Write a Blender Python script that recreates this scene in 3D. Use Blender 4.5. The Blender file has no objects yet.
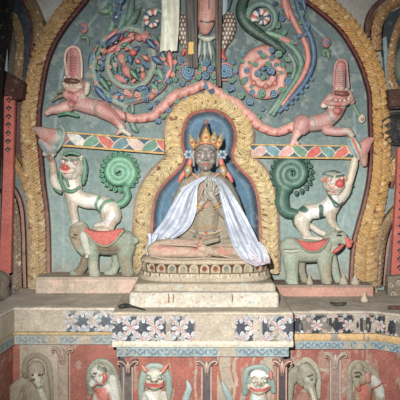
import bpy, math, random
import numpy as np
from mathutils import Vector

# ------------------------------------------------------------------ camera, sky, light, exposure
sc = bpy.context.scene
DIST, ZC, HOR = 7.0, 2.3, 170.0
cam_d = bpy.data.cameras.new('camera'); cam = bpy.data.objects.new('camera', cam_d)
sc.collection.objects.link(cam); sc.camera = cam
cam.location = (0, -DIST, ZC); cam.rotation_euler = (math.pi/2, 0, 0)
cam_d.sensor_width = 36; cam_d.lens = 36*DIST/4.0; cam_d.shift_y = -(ZC-2.0)/4.0
cam_d.clip_end = 100
w = bpy.data.worlds.new('world'); sc.world = w; w.use_nodes = True
w.node_tree.nodes['Background'].inputs[0].default_value = (0.80, 0.90, 1.0, 1)
w.node_tree.nodes['Background'].inputs[1].default_value = 0.19
# the photographer's flash, a little up and to the left of the lens
fl = bpy.data.lights.new('flash', 'SPOT'); fo = bpy.data.objects.new('flash', fl)
sc.collection.objects.link(fo); fo.location = (-0.30, -6.7, 2.74)
fl.energy = 2950; fl.shadow_soft_size = 0.05; fl.spot_size = math.radians(56); fl.spot_blend = 1.0
fl.color = (1.0, 0.965, 0.92)
fo.rotation_euler = (Vector((0.28, 0, 1.72)) - fo.location).to_track_quat('-Z', 'Y').to_euler()
sc.view_settings.view_transform = 'Standard'
try: sc.view_settings.look = 'None'
except Exception: pass
sc.view_settings.gamma = 1; sc.view_settings.use_curve_mapping = False
sc.view_settings.exposure = 0.0

C = sc.collection
random.seed(7); rng = np.random.RandomState(11)

# ------------------------------------------------------------------ helpers
def lin(c):
    c = np.asarray(c, float)/255.0
    return np.where(c <= .04045, c/12.92, ((c+.055)/1.055)**2.4)
TEAL=lin((112,142,142)); TEALD=lin((84,108,110)); GOLD=lin((200,160,95)); GOLDP=lin((208,188,140)); MAROON=lin((112,48,42))
PINK=lin((206,150,140)); PINKD=lin((150,84,80)); CORAL=lin((200,92,78)); GREEN=lin((78,132,108)); GREEND=lin((44,82,70))
NAVY=lin((42,62,96)); BLUE=lin((62,104,140)); PALEB=lin((140,172,184)); STONE=lin((172,160,140)); STONED=lin((128,116,102))
CREAM=lin((206,198,182)); WHITE=lin((228,228,226)); GREY=lin((128,122,116)); BRICK=lin((158,88,72)); BROWN=lin((96,66,50))

def K(D):                       # a plane parallel to the wall, D metres in front of it: point (px,py,h) -> metres, h in cm further out
    s = (DIST-D)/DIST
    def f(P):
        P = np.atleast_2d(np.asarray(P, float))
        return np.stack([(P[:,0]-200)*.01*s, -D-P[:,2]*.01, ZC+(HOR-P[:,1])*.01*s], 1)
    f.s = s; f.D = D
    f.inv = lambda V: np.stack([V[:,0]/(.01*s)+200, HOR-(V[:,2]-ZC)/(.01*s), (-V[:,1]-D)*100], 1)
    return f

_perm = np.random.RandomState(3).rand(256, 256)
def noise(x, y, sc_=10.0, seed=0):
    x = np.asarray(x, float)/sc_+seed*17.3+1000; y = np.asarray(y, float)/sc_+seed*9.1+1000
    xi = np.floor(x).astype(int); yi = np.floor(y).astype(int); fx = x-xi; fy = y-yi
    fx = fx*fx*(3-2*fx); fy = fy*fy*(3-2*fy)
    g = lambda a, b: _perm[a % 256, b % 256]
    return (g(xi,yi)*(1-fx)+g(xi+1,yi)*fx)*(1-fy)+(g(xi,yi+1)*(1-fx)+g(xi+1,yi+1)*fx)*fy
def fbm(x, y, s=20.0, seed=0): return .5*noise(x,y,s,seed)+.3*noise(x,y,s/2.3,seed+1)+.2*noise(x,y,s/5,seed+2)

def spline(P, step=1.0, closed=False):
    P = np.asarray(P, float)
    if len(P) < 2: return P
    if closed: Q = np.vstack([P[-1], P, P[0], P[1]])
    else: Q = np.vstack([2*P[0]-P[1], P, 2*P[-1]-P[-2]])
    out = []
    for i in range(1, len(Q)-2):
        a, b, c, d = Q[i-1], Q[i], Q[i+1], Q[i+2]
        n = max(2, int(np.linalg.norm((c-b)[:2])/step)+1)
        t = np.linspace(0, 1, n, endpoint=False)[:, None]
        out.append(.5*((2*b)+(-a+c)*t+(2*a-5*b+4*c-d)*t*t+(-a+3*b-3*c+d)*t**3))
    if not closed: out.append(P[-1:])
    return np.vstack(out)

def resample(P, step):
    d = np.r_[0, np.cumsum(np.linalg.norm(np.diff(P[:, :2], axis=0), axis=1))]
    n = max(2, int(d[-1]/step)+1); u = np.linspace(0, d[-1], n)
    return np.stack([np.interp(u, d, P[:, k]) for k in range(P.shape[1])], 1), u

def dist_to(XY, pts):
    out = np.full(len(XY), 1e9); idx = np.zeros(len(XY), int)
    for i in range(0, len(XY), 20000):
        q = XY[i:i+20000]; d = ((q[:, None, :]-pts[None, :, :])**2).sum(2)
        out[i:i+20000] = np.sqrt(d.min(1)); idx[i:i+20000] = d.argmin(1)
    return out, idx

MATS = {}
def mat(name='plaster', rough=.62, bump=.35, scale=60, mott=.28, spec=.35, metal=0.0, dust=0.0):
    key = name
    if key in MATS: return MATS[key]
    m = bpy.data.materials.new(name); m.use_nodes = True; N = m.node_tree.nodes; L = m.node_tree.links
    b = N['Principled BSDF']; b.inputs['Roughness'].default_value = rough; b.inputs['Metallic'].default_value = metal
    b.inputs['Specular IOR Level'].default_value = spec
    a = N.new('ShaderNodeAttribute'); a.attribute_name = 'Col'
    tc = N.new('ShaderNodeTexCoord'); geo = N.new('ShaderNodeNewGeometry')
    n1 = N.new('ShaderNodeTexNoise'); n1.inputs['Scale'].default_value = scale; n1.inputs['Detail'].default_value = 5; n1.inputs['Roughness'].default_value = .65
    L.new(geo.outputs['Position'], n1.inputs['Vector'])
    n2 = N.new('ShaderNodeTexNoise'); n2.inputs['Scale'].default_value = scale*.13; n2.inputs['Detail'].default_value = 4
    L.new(geo.outputs['Position'], n2.inputs['Vector'])
    r1 = N.new('ShaderNodeMapRange'); r1.inputs[1].default_value = .3; r1.inputs[2].default_value = .7
    r1.inputs[3].default_value = 1-mott; r1.inputs[4].default_value = 1+mott*.55; L.new(n1.outputs[0], r1.inputs[0])
    r2 = N.new('ShaderNodeMapRange'); r2.inputs[1].default_value = .3; r2.inputs[2].default_value = .7
    r2.inputs[3].default_value = 1-mott*.5; r2.inputs[4].default_value = 1+mott*.3; L.new(n2.outputs[0], r2.inputs[0])
    mu = N.new('ShaderNodeMath'); mu.operation = 'MULTIPLY'; L.new(r1.outputs[0], mu.inputs[0]); L.new(r2.outputs[0], mu.inputs[1])
    vm = N.new('ShaderNodeVectorMath'); vm.operation = 'SCALE'; L.new(a.outputs['Color'], vm.inputs[0]); L.new(mu.outputs[0], vm.inputs['Scale'])
    # greyish worn-off specks in the paint
    n3 = N.new('ShaderNodeTexNoise'); n3.inputs['Scale'].default_value = scale*.5; n3.inputs['Detail'].default_value = 6; n3.inputs['Roughness'].default_value = .7
    mp = N.new('ShaderNodeVectorMath'); mp.operation = 'ADD'; mp.inputs[1].default_value = (5.2, 1.3, 7.7); L.new(geo.outputs['Position'], mp.inputs[0]); L.new(mp.outputs[0], n3.inputs['Vector'])
    r3 = N.new('ShaderNodeMapRange'); r3.inputs[1].default_value = .55; r3.inputs[2].default_value = .75; r3.inputs[3].default_value = 0; r3.inputs[4].default_value = .42; L.new(n3.outputs[0], r3.inputs[0])
    mx = N.new('ShaderNodeMix'); mx.data_type = 'RGBA'; L.new(r3.outputs[0], mx.inputs[0]); L.new(vm.outputs[0], mx.inputs[6]); mx.inputs[7].default_value = (*lin((160,150,132)), 1)
    L.new(mx.outputs[2], b.inputs['Base Color'])
    bp = N.new('ShaderNodeBump'); bp.inputs['Strength'].default_value = bump; bp.inputs['Distance'].default_value = .01
    L.new(n1.outputs[0], bp.inputs['Height']); L.new(bp.outputs[0], b.inputs['Normal'])
    MATS[key] = m; return m
PL = mat('painted_plaster', mott=.34)
ST = mat('bare_clay', rough=.85, bump=.6, scale=45, mott=.30, spec=.15)
GI = mat('gilded_clay', rough=.5, bump=.35, scale=70, mott=.30, spec=.5, metal=.15)
CL = mat('cloth', rough=.75, bump=.2, scale=90, mott=.10, spec=.2)
SI = mat('silk', rough=.38, bump=.1, scale=60, mott=.06, spec=.5)
GL = mat('glazed_paint', rough=.42, bump=.55, scale=55, mott=.30, spec=.5)
WL = mat('wall_paint', rough=.6, bump=.35, scale=30, mott=.26, spec=.3)
WD = mat('dark_wood', rough=.7, bump=.5, scale=40, mott=.4, spec=.2)

ORG = {}
def thing(name, label, cat, loc, group=None):
    o = bpy.data.objects.new(name, None); C.objects.link(o); o.empty_display_size = .05
    loc = np.asarray(loc, float).reshape(-1)
    o.location = loc; o['label'] = label; o['category'] = cat
    if group: o['group'] = group
    ORG[o.name] = loc; return o
def tag(o, label, cat, group=None):
    o['label'] = label; o['category'] = cat
    if group: o['group'] = group
    return o
def mesh_obj(name, V, Fc, col, parent=None, m=None, smooth=True, kind=None, label=None):
    V = np.asarray(V, float)
    if parent is not None: base = ORG[parent.name]
    else: base = np.array([V[:,0].mean(), V[:,1].mean(), V[:,2].min()])
    me = bpy.data.meshes.new(name)
    me.from_pydata((V-base).tolist(), [], [tuple(map(int, f)) for f in Fc] if not isinstance(Fc, list) else Fc)
    me.update()
    return finish(name, me, V, col, parent, base, m, smooth, kind, label)
def finish(name, me, V, col, parent, base, m, smooth, kind, label):
    at = me.color_attributes.new('Col', 'FLOAT_COLOR', 'POINT')
    col = np.asarray(col, float); n = len(me.vertices)
    g_ = (col@np.array([.3,.59,.11]))[...,None]; kk = .15 if m is GI else .20; col = (col*(1-kk)+g_*kk*np.array([1.04,1.0,.93]))*(.90 if m is GI else 1)
    if col.ndim == 1: col = np.tile(col, (n, 1))
    at.data.foreach_set('color', np.hstack([np.clip(col, 0, 1), np.ones((n, 1))]).astype(np.float32).ravel())
    me.materials.append(m or PL)
    if smooth: me.polygons.foreach_set('use_smooth', [True]*len(me.polygons))
    o = bpy.data.objects.new(name, me); C.objects.link(o)
    if parent is not None: o.parent = parent; ORG[o.name] = base
    else: o.location = base; ORG[o.name] = base
    if kind: o['kind'] = kind
    if label: o['label'] = label
    return o

def paint(XY, base, layers, seed=0):
    """paint colours by position: layers = (points, radius, colour[, softness])"""
    n = len(XY); col = np.tile(np.asarray(base, float), (n, 1)) if np.ndim(base) == 1 else base.copy()
    wob = (noise(XY[:,0], XY[:,1], 2.0, seed)-.5)*.9
    for L in layers:
        P = np.asarray(L[0], float); r = L[1]; c = L[2]; sf = L[3] if len(L) > 3 else .8
        if P.ndim == 1: P = P[None]
        if len(P) > 1: P = spline(P[:, :2], .5)
        near = (XY[:,0] > P[:,0].min()-r-3) & (XY[:,0] < P[:,0].max()+r+3) & (XY[:,1] > P[:,1].min()-r-3) & (XY[:,1] < P[:,1].max()+r+3)
        if not near.any(): continue
        d, _ = dist_to(XY[near], P[:, :2]); d = d-r+wob[near]*min(1, r*.4)
        a = np.clip(.5-d/sf, 0, 1)[:, None]
        col[near] = col[near]*(1-a)+np.asarray(c)*a
    return col

def gridfaces(nu, nv, off=0):
    i = np.arange(nu-1)[:, None]*nv+np.arange(nv-1)[None, :]; i = i.ravel()+off
    return np.stack([i, i+1, i+nv+1, i+nv], 1)
def relief(name, x0, x1, y0, y1, step, hf, cf, F, parent=None, back=-2.0, m=None, kind=None, label=None):
    """a slab whose front is a height field hf(x,y), closed at the sides and back"""
    xs = np.linspace(x0, x1, max(2, int((x1-x0)/step)+1)); ys = np.linspace(y0, y1, max(2, int((y1-y0)/step)+1))
    X, Y = np.meshgrid(xs, ys, indexing='ij'); sh = X.shape
    Hh = np.broadcast_to(hf(X, Y), sh); nu, nv = sh
    front = np.stack([X.ravel(), Y.ravel(), Hh.ravel()], 1)
    col = cf(front[:,0], front[:,1]); col = np.broadcast_to(col, (len(front), 3))
    ring = [i*nv for i in range(nu)]+[(nu-1)*nv+j for j in range(1, nv)]+[i*nv+nv-1 for i in range(nu-2, -1, -1)]+[j for j in range(nv-2, 0, -1)]
    bk = front[ring].copy(); bk[:,2] = back; n0 = len(front); k = len(ring)
    V = np.vstack([front, bk]); cc = np.vstack([col, col[ring]])
    faces = [tuple(f) for f in gridfaces(nu, nv)[:, ::-1].tolist()]
    faces = [f[::-1] for f in faces]
    faces += [(ring[i], n0+i, n0+(i+1) % k, ring[(i+1) % k]) for i in range(k)]
    faces.append(tuple(range(n0+k-1, n0-1, -1)))
    return mesh_obj(name, F(V), faces, cc, parent, m, True, kind, label)

def slab(name, poly, h0, h1, col, F, parent=None, m=None, smooth=False, kind=None, label=None, bev=0):
    """polygon in the plane, extruded from h0 to h1 with an optional chamfer"""
    P = np.asarray(poly, float); n = len(P)
    a = np.hstack([P, np.full((n,1), h0)])
    rings = [a]
    if bev:
        c = P.mean(0); d = np.roll(P,-1,0)-np.roll(P,1,0); nrm = np.stack([d[:,1], -d[:,0]],1); nrm /= np.linalg.norm(nrm,axis=1)[:,None]+1e-9
        area = .5*np.sum(P[:,0]*np.roll(P[:,1],-1)-np.roll(P[:,0],-1)*P[:,1]); nrm *= -np.sign(area)
        for t in (0., .5, 1.):
            rings.append(np.hstack([P+nrm*bev*(1-math.cos(t*math.pi/2)), np.full((n,1), h1-bev+bev*math.sin(t*math.pi/2))]))
    else: rings.append(np.hstack([P, np.full((n,1), h1)]))
    V = np.vstack(rings); R = len(rings); faces = [tuple(range(n-1,-1,-1)), tuple(range((R-1)*n, R*n))]
    for r in range(R-1):
        faces += [(r*n+i, r*n+(i+1)%n, (r+1)*n+(i+1)%n, (r+1)*n+i) for i in range(n)]
    return mesh_obj(name, F(V), faces, col if np.ndim(col)==1 else col, parent, m, smooth, kind, label)

def box(name, x0, x1, y0, y1, z0, z1, col, parent=None, m=None, kind=None, b=.008, colf=None, seg=0):
    """box in metres with chamfered edges"""
    b = min(b, (x1-x0)/3, (y1-y0)/3, (z1-z0)/3)
    vs, fs = [], []
    import bmesh
    bm = bmesh.new(); bmesh.ops.create_cube(bm, size=1)
    for v in bm.verts: v.co = Vector((x0+(v.co.x+.5)*(x1-x0), y0+(v.co.y+.5)*(y1-y0), z0+(v.co.z+.5)*(z1-z0)))
    if b > 0: bmesh.ops.bevel(bm, geom=bm.edges[:], offset=b, segments=2, affect='EDGES', profile=.5)
    bm.verts.index_update(); V = np.array([v.co[:] for v in bm.verts]); Fc = [tuple(v.index for v in f.verts) for f in bm.faces]; bm.free()
    return mesh_obj(name, V, Fc, col if colf is None else colf(V), parent, m, False, kind)

def sweep(name, path, wd, hf, cf, F, parent=None, m=None, step=.8, nv=17, base=0.0, label=None, kind=None):
    """carved moulding: wd(t) half width, hf(u,v,w) height, cf(u,v,X,Y) colour; u in px along, v in -1..1 across"""
    P, u = resample(spline(path, .5), step); n = len(P)
    T = np.gradient(P[:, :2], axis=0); T /= np.linalg.norm(T, axis=1)[:, None]; Nn = np.stack([-T[:,1], T[:,0]], 1)
    v = np.linspace(-1, 1, nv); wv = np.array([wd(t) for t in u/u[-1]])
    U, V_ = np.meshgrid(u, v, indexing='ij')
    W_ = np.broadcast_to(wv[:, None], U.shape)
    X = P[:,0:1]+Nn[:,0:1]*V_*W_; Y = P[:,1:2]+Nn[:,1:2]*V_*W_
    H_ = hf(U, V_, W_)
    front = np.stack([X.ravel(), Y.ravel(), H_.ravel()], 1); col = np.asarray(cf(U.ravel(), V_.ravel(), X.ravel(), Y.ravel()))
    col = np.broadcast_to(col, (len(front), 3))
    nu = n; ring = [i*nv for i in range(nu)]+[(nu-1)*nv+j for j in range(1, nv)]+[i*nv+nv-1 for i in range(nu-2, -1, -1)]+[j for j in range(nv-2, 0, -1)]
    bk = front[ring].copy(); bk[:,2] = base; n0 = len(front); k = len(ring)
    faces = [tuple(f) for f in gridfaces(nu, nv).tolist()]
    faces += [(ring[i], n0+i, n0+(i+1) % k, ring[(i+1) % k]) for i in range(k)]
    # back: strip
    top = [n0+i for i in range(nu)]
    sd = list(range(n0, n0+k)); r2 = {r: n0+i for i, r in enumerate(ring)}
    for i in range(nu-1): faces.append((r2[i*nv], r2[(i+1)*nv], r2[(i+1)*nv+nv-1], r2[i*nv+nv-1])) if nv == 2 or True else None
    o = mesh_obj(name, F(np.vstack([front, bk])), faces, np.vstack([col, col[ring]]), parent, m, True, kind, label)
    return o

# template sphere
def _sph(nu=10, nv=7):
    V = [(0,0,1)]
    for j in range(1, nv):
        for i in range(nu):
            a = 2*math.pi*i/nu; b = math.pi*j/nv; V.append((math.sin(b)*math.cos(a), math.sin(b)*math.sin(a), math.cos(b)))
    V.append((0,0,-1)); Fc = []
    for i in range(nu): Fc.append((0, 1+i, 1+(i+1)%nu))
    for j in range(nv-2):
        for i in range(nu): a = 1+j*nu+i; b = 1+j*nu+(i+1)%nu; Fc.append((a, a+nu, b+nu, b))
    for i in range(nu): Fc.append((len(V)-1, 1+(nv-2)*nu+(i+1)%nu, 1+(nv-2)*nu+i))
    return np.array(V), Fc
SV, SF = _sph()
def organic(name, strokes, col, layers, F, parent=None, vox=.55, sm=3, m=None, fy=1.0, label=None, seed=0, disp=None, cf=None):
    """one continuous modelled surface grown over tapering strokes of points (px,py,h,r)"""
    Vs, Fs, off = [], [], 0
    for S in strokes:
        S = np.atleast_2d(np.asarray(S, float))
        if len(S) > 1:
            Q = spline(S, max(.35, S[:,3].min()*.3))
            d3 = np.r_[0, np.cumsum(np.linalg.norm(np.diff(Q[:, :3], axis=0), axis=1))]
            n = max(2, int(d3[-1]/max(.3, Q[:,3].min()*.35))+1); uu = np.linspace(0, d3[-1], n)
            Q = np.stack([np.interp(uu, d3, Q[:,k]) for k in range(4)], 1)
        else: Q = S
        for q in Q:
            Vs.append(SV*max(q[3], .3)*np.array([1,1,fy])+q[:3]); Fs += [tuple(i+off for i in f) for f in SF]; off += len(SV)
    P = np.vstack(Vs); s = F.s
    W = P.copy()
    W = F(P)
    W[:,1] = -F.D-P[:,2]*.01*s          # keep proportions: depth scaled like the rest
    base = ORG[parent.name] if parent is not None else np.array([W[:,0].mean(), W[:,1].mean(), W[:,2].min()])
    me = bpy.data.meshes.new('t'); me.from_pydata((W-base).tolist(), [], Fs); me.update()
    t = bpy.data.objects.new('t', me); C.objects.link(t)
    md = t.modifiers.new('r', 'REMESH'); md.mode = 'VOXEL'; md.voxel_size = vox*.01; md.use_smooth_shade = True
    if sm: ms = t.modifiers.new('s', 'SMOOTH'); ms.factor = .5; ms.iterations = sm
    dg = bpy.context.evaluated_depsgraph_get(); me2 = bpy.data.meshes.new_from_object(t.evaluated_get(dg), depsgraph=dg)
    bpy.data.objects.remove(t); bpy.data.meshes.remove(me); me2.name = name; me2.materials.clear()
    n = len(me2.vertices); co = np.zeros(n*3); me2.vertices.foreach_get('co', co); V = co.reshape(-1,3)+base
    Pp = F.inv(V)
    if disp is not None:
        dv = disp(Pp)*.01; V2 = V.copy(); V2[:,1] -= dv; me2.vertices.foreach_set('co', (V2-base).ravel()); me2.update()
    c = cf(Pp) if cf is not None else paint(Pp[:, :2], col, layers, seed)
    return finish(name, me2, V, c, parent, base, m, True, None, label)

def tube(pts, n=10, fl=1.0):
    """closed tapering tube through points (px,py,h,r) -> verts, faces (px space)"""
    Q = np.asarray(pts, float); T = np.gradient(Q[:, :3], axis=0); T /= np.linalg.norm(T, axis=1)[:, None]+1e-9
    up = np.array([0,0,1.]); S = np.cross(T, up); S /= np.linalg.norm(S, axis=1)[:, None]+1e-9; B = np.cross(S, T)
    a = np.linspace(0, 2*math.pi, n, endpoint=False)
    V = Q[:, None, :3]+Q[:, None, 3:4]*(np.cos(a)[None,:,None]*S[:,None,:]+fl*np.sin(a)[None,:,None]*B[:,None,:])
    V = V.reshape(-1,3); m_ = len(Q); Fc = []
    for i in range(m_-1):
        for j in range(n): Fc.append((i*n+j, i*n+(j+1)%n, (i+1)*n+(j+1)%n, (i+1)*n+j))
    Fc.append(tuple(range(n-1,-1,-1))); Fc.append(tuple(range((m_-1)*n, m_*n)))
    return V, Fc
def tube_obj(name, pts, col, F, parent=None, n=10, fl=1.0, m=None, step=1.0, layers=(), label=None, cf=None):
    Q = spline(pts, step); V, Fc = tube(Q, n, fl)
    c = cf(V) if cf else (paint(V[:, :2], col, layers) if layers else col)
    return mesh_obj(name, F(V), Fc, c, parent, m, True, None, label)
def join(parts):
    V, Fc, Cc, off = [], [], [], 0
    for v, f, c in parts:
        V.append(v); Fc += [tuple(i+off for i in q) for q in f]; Cc.append(np.broadcast_to(np.asarray(c, float), (len(v),3))); off += len(v)
    return np.vstack(V), Fc, np.vstack(Cc)
def ball(x, y, h, r, fy=1.0, rx=None):
    return SV*np.array([rx or r, r, r*fy])+np.array([x,y,h]), SF
def curl_geo(x, y, h, r, c1, c2, turn=1.8, rot=0.0, hand=1):
    """a snail curl: a low boss with a spiral ridge on it"""
    parts = []
    v, f = ball(x, y, h, r*.92, .55); parts.append((v, f, c2))
    t = np.linspace(0, 1, 26); a = rot+hand*t*turn*2*math.pi; rr = r*(.86-.78*t)
    Q = np.stack([x+rr*np.cos(a), y+rr*np.sin(a), h+r*.25+t*r*.5, r*(.26-.08*t)], 1)
    v, f = tube(Q, 7); parts.append((v, f, c1)); return parts
def curl(x, y, h, r, c1, c2, F, parent, name='leaf_curl', **k):
    V, Fc, cc = join(curl_geo(x, y, h, r, c1, c2, **k)); return mesh_obj(name, F(V), Fc, cc, parent, GL)
def leafshape(x0, y0, x1, y1, w, h, col, n=14, mid=None, bulge=.5, pw=.8):
    """a pointed leaf with a raised mid rib, px space"""
    t = np.linspace(0, 1, n); d = np.array([x1-x0, y1-y0], float); L = np.linalg.norm(d); d /= L; nn = np.array([-d[1], d[0]])
    V, col_ = [], []
    prof = w*np.sin(math.pi*np.clip(t,0.02,.98)**pw)
    for i, tt in enumerate(t):
        c = np.array([x0, y0])+d*L*tt
        for s_, hh in ((-1, 0), (-.6, bulge*.8), (0, bulge), (.6, bulge*.8), (1, 0)):
            p = c+nn*s_*prof[i]; V.append((p[0], p[1], h+hh*min(1, prof[i]/w*1.3)*w))
            col_.append(mid if (mid is not None and s_ == 0) else col)
    m0 = len(V)
    for i, tt in enumerate(t):
        c = np.array([x0, y0])+d*L*tt
        for s_ in (-1, 1): p = c+nn*s_*prof[i]; V.append((p[0], p[1], h-1.5)); col_.append(col)
    Fc = []
    for i in range(n-1):
        for j in range(4): Fc.append((i*5+j, i*5+j+1, (i+1)*5+j+1, (i+1)*5+j))
        Fc.append((i*5, (i+1)*5, m0+(i+1)*2, m0+i*2)); Fc.append((i*5+4, m0+i*2+1, m0+(i+1)*2+1, (i+1)*5+4))
        Fc.append((m0+i*2, m0+(i+1)*2, m0+(i+1)*2+1, m0+i*2+1))
    Fc.append((0,1,2,3,4,m0+1,m0)); e = (n-1)*5; Fc.append((e+4,e+3,e+2,e+1,e,m0+(n-1)*2,m0+(n-1)*2+1))
    return np.array(V), Fc, np.array(col_)
# ------------------------------------------------------------------ the wall, arches and base
F0 = K(0.0)
ARCH = np.array([(110,-62),(97,-30),(86,-12),(73,5),(61,20),(50,37),(42,55),(37,74),(34,93),(31.5,112),(31,135),(33,160),(35,185),(37.5,205),(39,225),(39.5,250),(39.5,292)], float)
ARCHR = np.array([(262,-62),(282,-30),(302,-11),(318,1),(333,13),(347,27),(358,43),(367,60),(373.5,78),(377.5,95),(378.5,120),(379.5,145),(378.5,170),(376,190),(372,210),(367,230),(363.5,250),(362,300)], float)
archpts = np.vstack([spline(ARCH, .7), spline(ARCHR, .7)])
ring_ = np.vstack([spline(ARCH, 2), spline(ARCHR, 2)[::-1]])
def inside(X, Y, poly):
    r = np.zeros(X.shape, bool); n = len(poly)
    for i in range(n):
        x1, y1 = poly[i]; x2, y2 = poly[(i+1) % n]
        c = ((y1 > Y) != (y2 > Y)) & (X < (x2-x1)*(Y-y1)/((y2-y1) if y2 != y1 else 1e-9)+x1); r ^= c
    return r
_cache = {}
def wallinfo(X, Y):
    k = (X.size, float(X.ravel()[0]))
    if k not in _cache:
        d, i = dist_to(np.stack([X.ravel(), Y.ravel()], 1), archpts); _cache[k] = (d, inside(X.ravel(), Y.ravel(), ring_))
    return _cache[k]
def wall_h(X, Y):
    d, ins = wallinfo(X, Y); h = np.where(ins, 1.6*np.clip((25-d)/14, 0, 1)**1.5, 1.6)-1.8
    return (h+(fbm(X.ravel(), Y.ravel(), 30, 5)-.5)*.5).reshape(X.shape)
def wall_c(x, y):
    d, ins = wallinfo(x, y)
    n = fbm(x, y, 40, 1)[:, None]; n2 = fbm(x, y, 9, 4)[:, None]
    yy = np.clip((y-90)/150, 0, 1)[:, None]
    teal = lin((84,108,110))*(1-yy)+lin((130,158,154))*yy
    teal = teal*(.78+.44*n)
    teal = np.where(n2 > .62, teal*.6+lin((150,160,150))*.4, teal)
    e = np.clip(1-abs(d-24-3*(n[:,0]-.5))/1.6, 0, 1)[:, None]*(.3+.5*n2); teal = teal*(1-e)+lin((160,182,186))*e  # pale line along the niche crease: an edge highlight put into the wall colour
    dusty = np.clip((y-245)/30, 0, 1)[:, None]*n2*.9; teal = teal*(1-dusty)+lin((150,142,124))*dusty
    gr = lin((150,146,138))*(.7+.6*n)
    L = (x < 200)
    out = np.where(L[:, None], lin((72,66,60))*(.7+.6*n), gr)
    patch = (L & (y < 22) & (x > 36) & (x < 66) & (y < 4+1.7*(x-36)) & (y < 32-1.2*(x-44)))[:, None]
    out = np.where(patch, lin((178,178,170)), out)
    lowr = ((x > 383) & (y > 105))[:, None]; out = np.where(lowr, lin((92,90,84))*(.8+.4*n), out)
    lowr2 = ((x > 370) & (y > 158))[:, None]; out = np.where(lowr2, lin((128,150,146))*(.8+.4*n), out)
    ll = ((x < 34) & (y > 100))[:, None]; out = np.where(ll, lin((96,60,54))*(.7+.6*n), out)
    ll = ((x < 30) & (y > 172) & (x > 12))[:, None]; out = np.where(ll, lin((108,122,118))*(.8+.4*n), out)
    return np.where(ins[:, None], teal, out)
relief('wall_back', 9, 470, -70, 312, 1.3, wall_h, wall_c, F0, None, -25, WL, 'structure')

def leafy(seed, per=6.5, amp=2.2, dome=4.5, h0=6, sl=.9, side=1):
    def h(U, V, W):
        dm = h0+dome*np.sqrt(np.clip(1-V*V*.92, 0, 1))
        nz = noise(U, V*5, 6, seed)
        bend = np.where(V*side > -.1, np.abs(V+.1)*1.25, np.abs(V+.1)*.8)
        t = (U+nz*1.8)/per+sl*bend; fr = t-np.floor(t); ridge = np.where(fr < .8, (fr/.8)**1.3, (1-fr)/.2)
        t2 = (U+nz)/(per*.5)+sl*2.0*bend; f2 = t2-np.floor(t2); r2 = np.where(f2 < .7, f2/.7, (1-f2)/.3)
        k = np.floor(t); jit = noise(k*3.1, V*2+5, 1.3, seed+2)
        return dm+amp*1.35*ridge*(.6+.6*jit)+amp*.40*r2+(fbm(U*1.0, V*9, 4, seed+3)-.5)*1.6-1.8*np.exp(-((V+.1)/.09)**2)*(.4+.6*ridge)
    return h
def goldc(seed, a=GOLD, b=GOLDP, worn=.5):
    def c(U, V, X, Y):
        n = fbm(X, Y, 22, seed)[:, None]; n2 = noise(X, Y, 2.6, seed+5)[:, None]; n3 = noise(X, Y, 5, seed+9)[:, None]
        yy = np.clip((Y-60)/190, 0, 1)[:, None]*worn+(n-.35)*.9
        yy = np.clip(yy, 0, 1); col = a*(1-yy)+b*yy
        col = np.where(n2 > .86, lin((214,198,156)), col); col = np.where((n2 < .16), lin((140,92,58)), col)
        dirt = np.clip((Y-210)/70, 0, 1)[:, None]*n3; col = col*(1-dirt*.7)+lin((150,136,112))*dirt*.7
        return col
    return c
def edge_band(name, path, off, w0, col, F, parent, h, base=0, jag=.4, seed=0, lab=None):
    P = spline(path, 1.0); T = np.gradient(P, axis=0); T /= np.linalg.norm(T, axis=1)[:, None]; Nn = np.stack([-T[:,1], T[:,0]], 1)
    of = np.array([off(t) for t in np.linspace(0,1,len(P))])[:, None] if callable(off) else off
    Q = (P+Nn*of)[::3]
    return sweep(name, Q, lambda t: w0, lambda U,V,W: h+.8*np.sqrt(np.clip(1-V*V,0,1)), lambda U,V,X,Y: (col*(1-np.clip((Y-150)/110,0,1)[:,None]*.6)+lin((170,130,112))*np.clip((Y-150)/110,0,1)[:,None]*.6)*(.75+.5*noise(X,Y,6,seed))[:,None], F, parent, PL, 1.5, 6, base, lab)

# the big arch round the niche
a = thing('niche_arch', 'tall gilded arch of carved flame leaves with dark red inner edge framing the teal niche', 'arch', F0([(200,292,0)])[0])
wA = lambda t: 7.2+1.8*max(0, (t-.45))*1.8
sweep('leaf_border', ARCH, wA, leafy(1, 6.5, 3.0, 4, 7, .9, 1), goldc(1, lin((182,140,82)), lin((198,172,122))), F0, a, GI, .7, 21, .1, None)
sweep('leaf_border', ARCHR, lambda t: 7.6+1.6*t+3.0*max(0,t-.72)/.28, leafy(2, 6.5, 3.0, 4, 7, .9, 1), goldc(2, lin((198,148,72)), lin((202,170,108)), .3), F0, a, GI, .7, 21, .1, None)
edge_band('red_edge', ARCH, lambda t: -(wA(t)+1.6), 2.0, lin((84,32,30)), F0, a, 8.5, .1, seed=4, lab='dark red painted inner edge of the arch')
edge_band('red_edge', ARCHR, lambda t: (7.6+1.6*t+3.0*max(0,t-.72)/.28+1.2), 1.6, lin((98,38,34)), F0, a, 8.5, .1, seed=5, lab='dark red painted inner edge of the arch')

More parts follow.
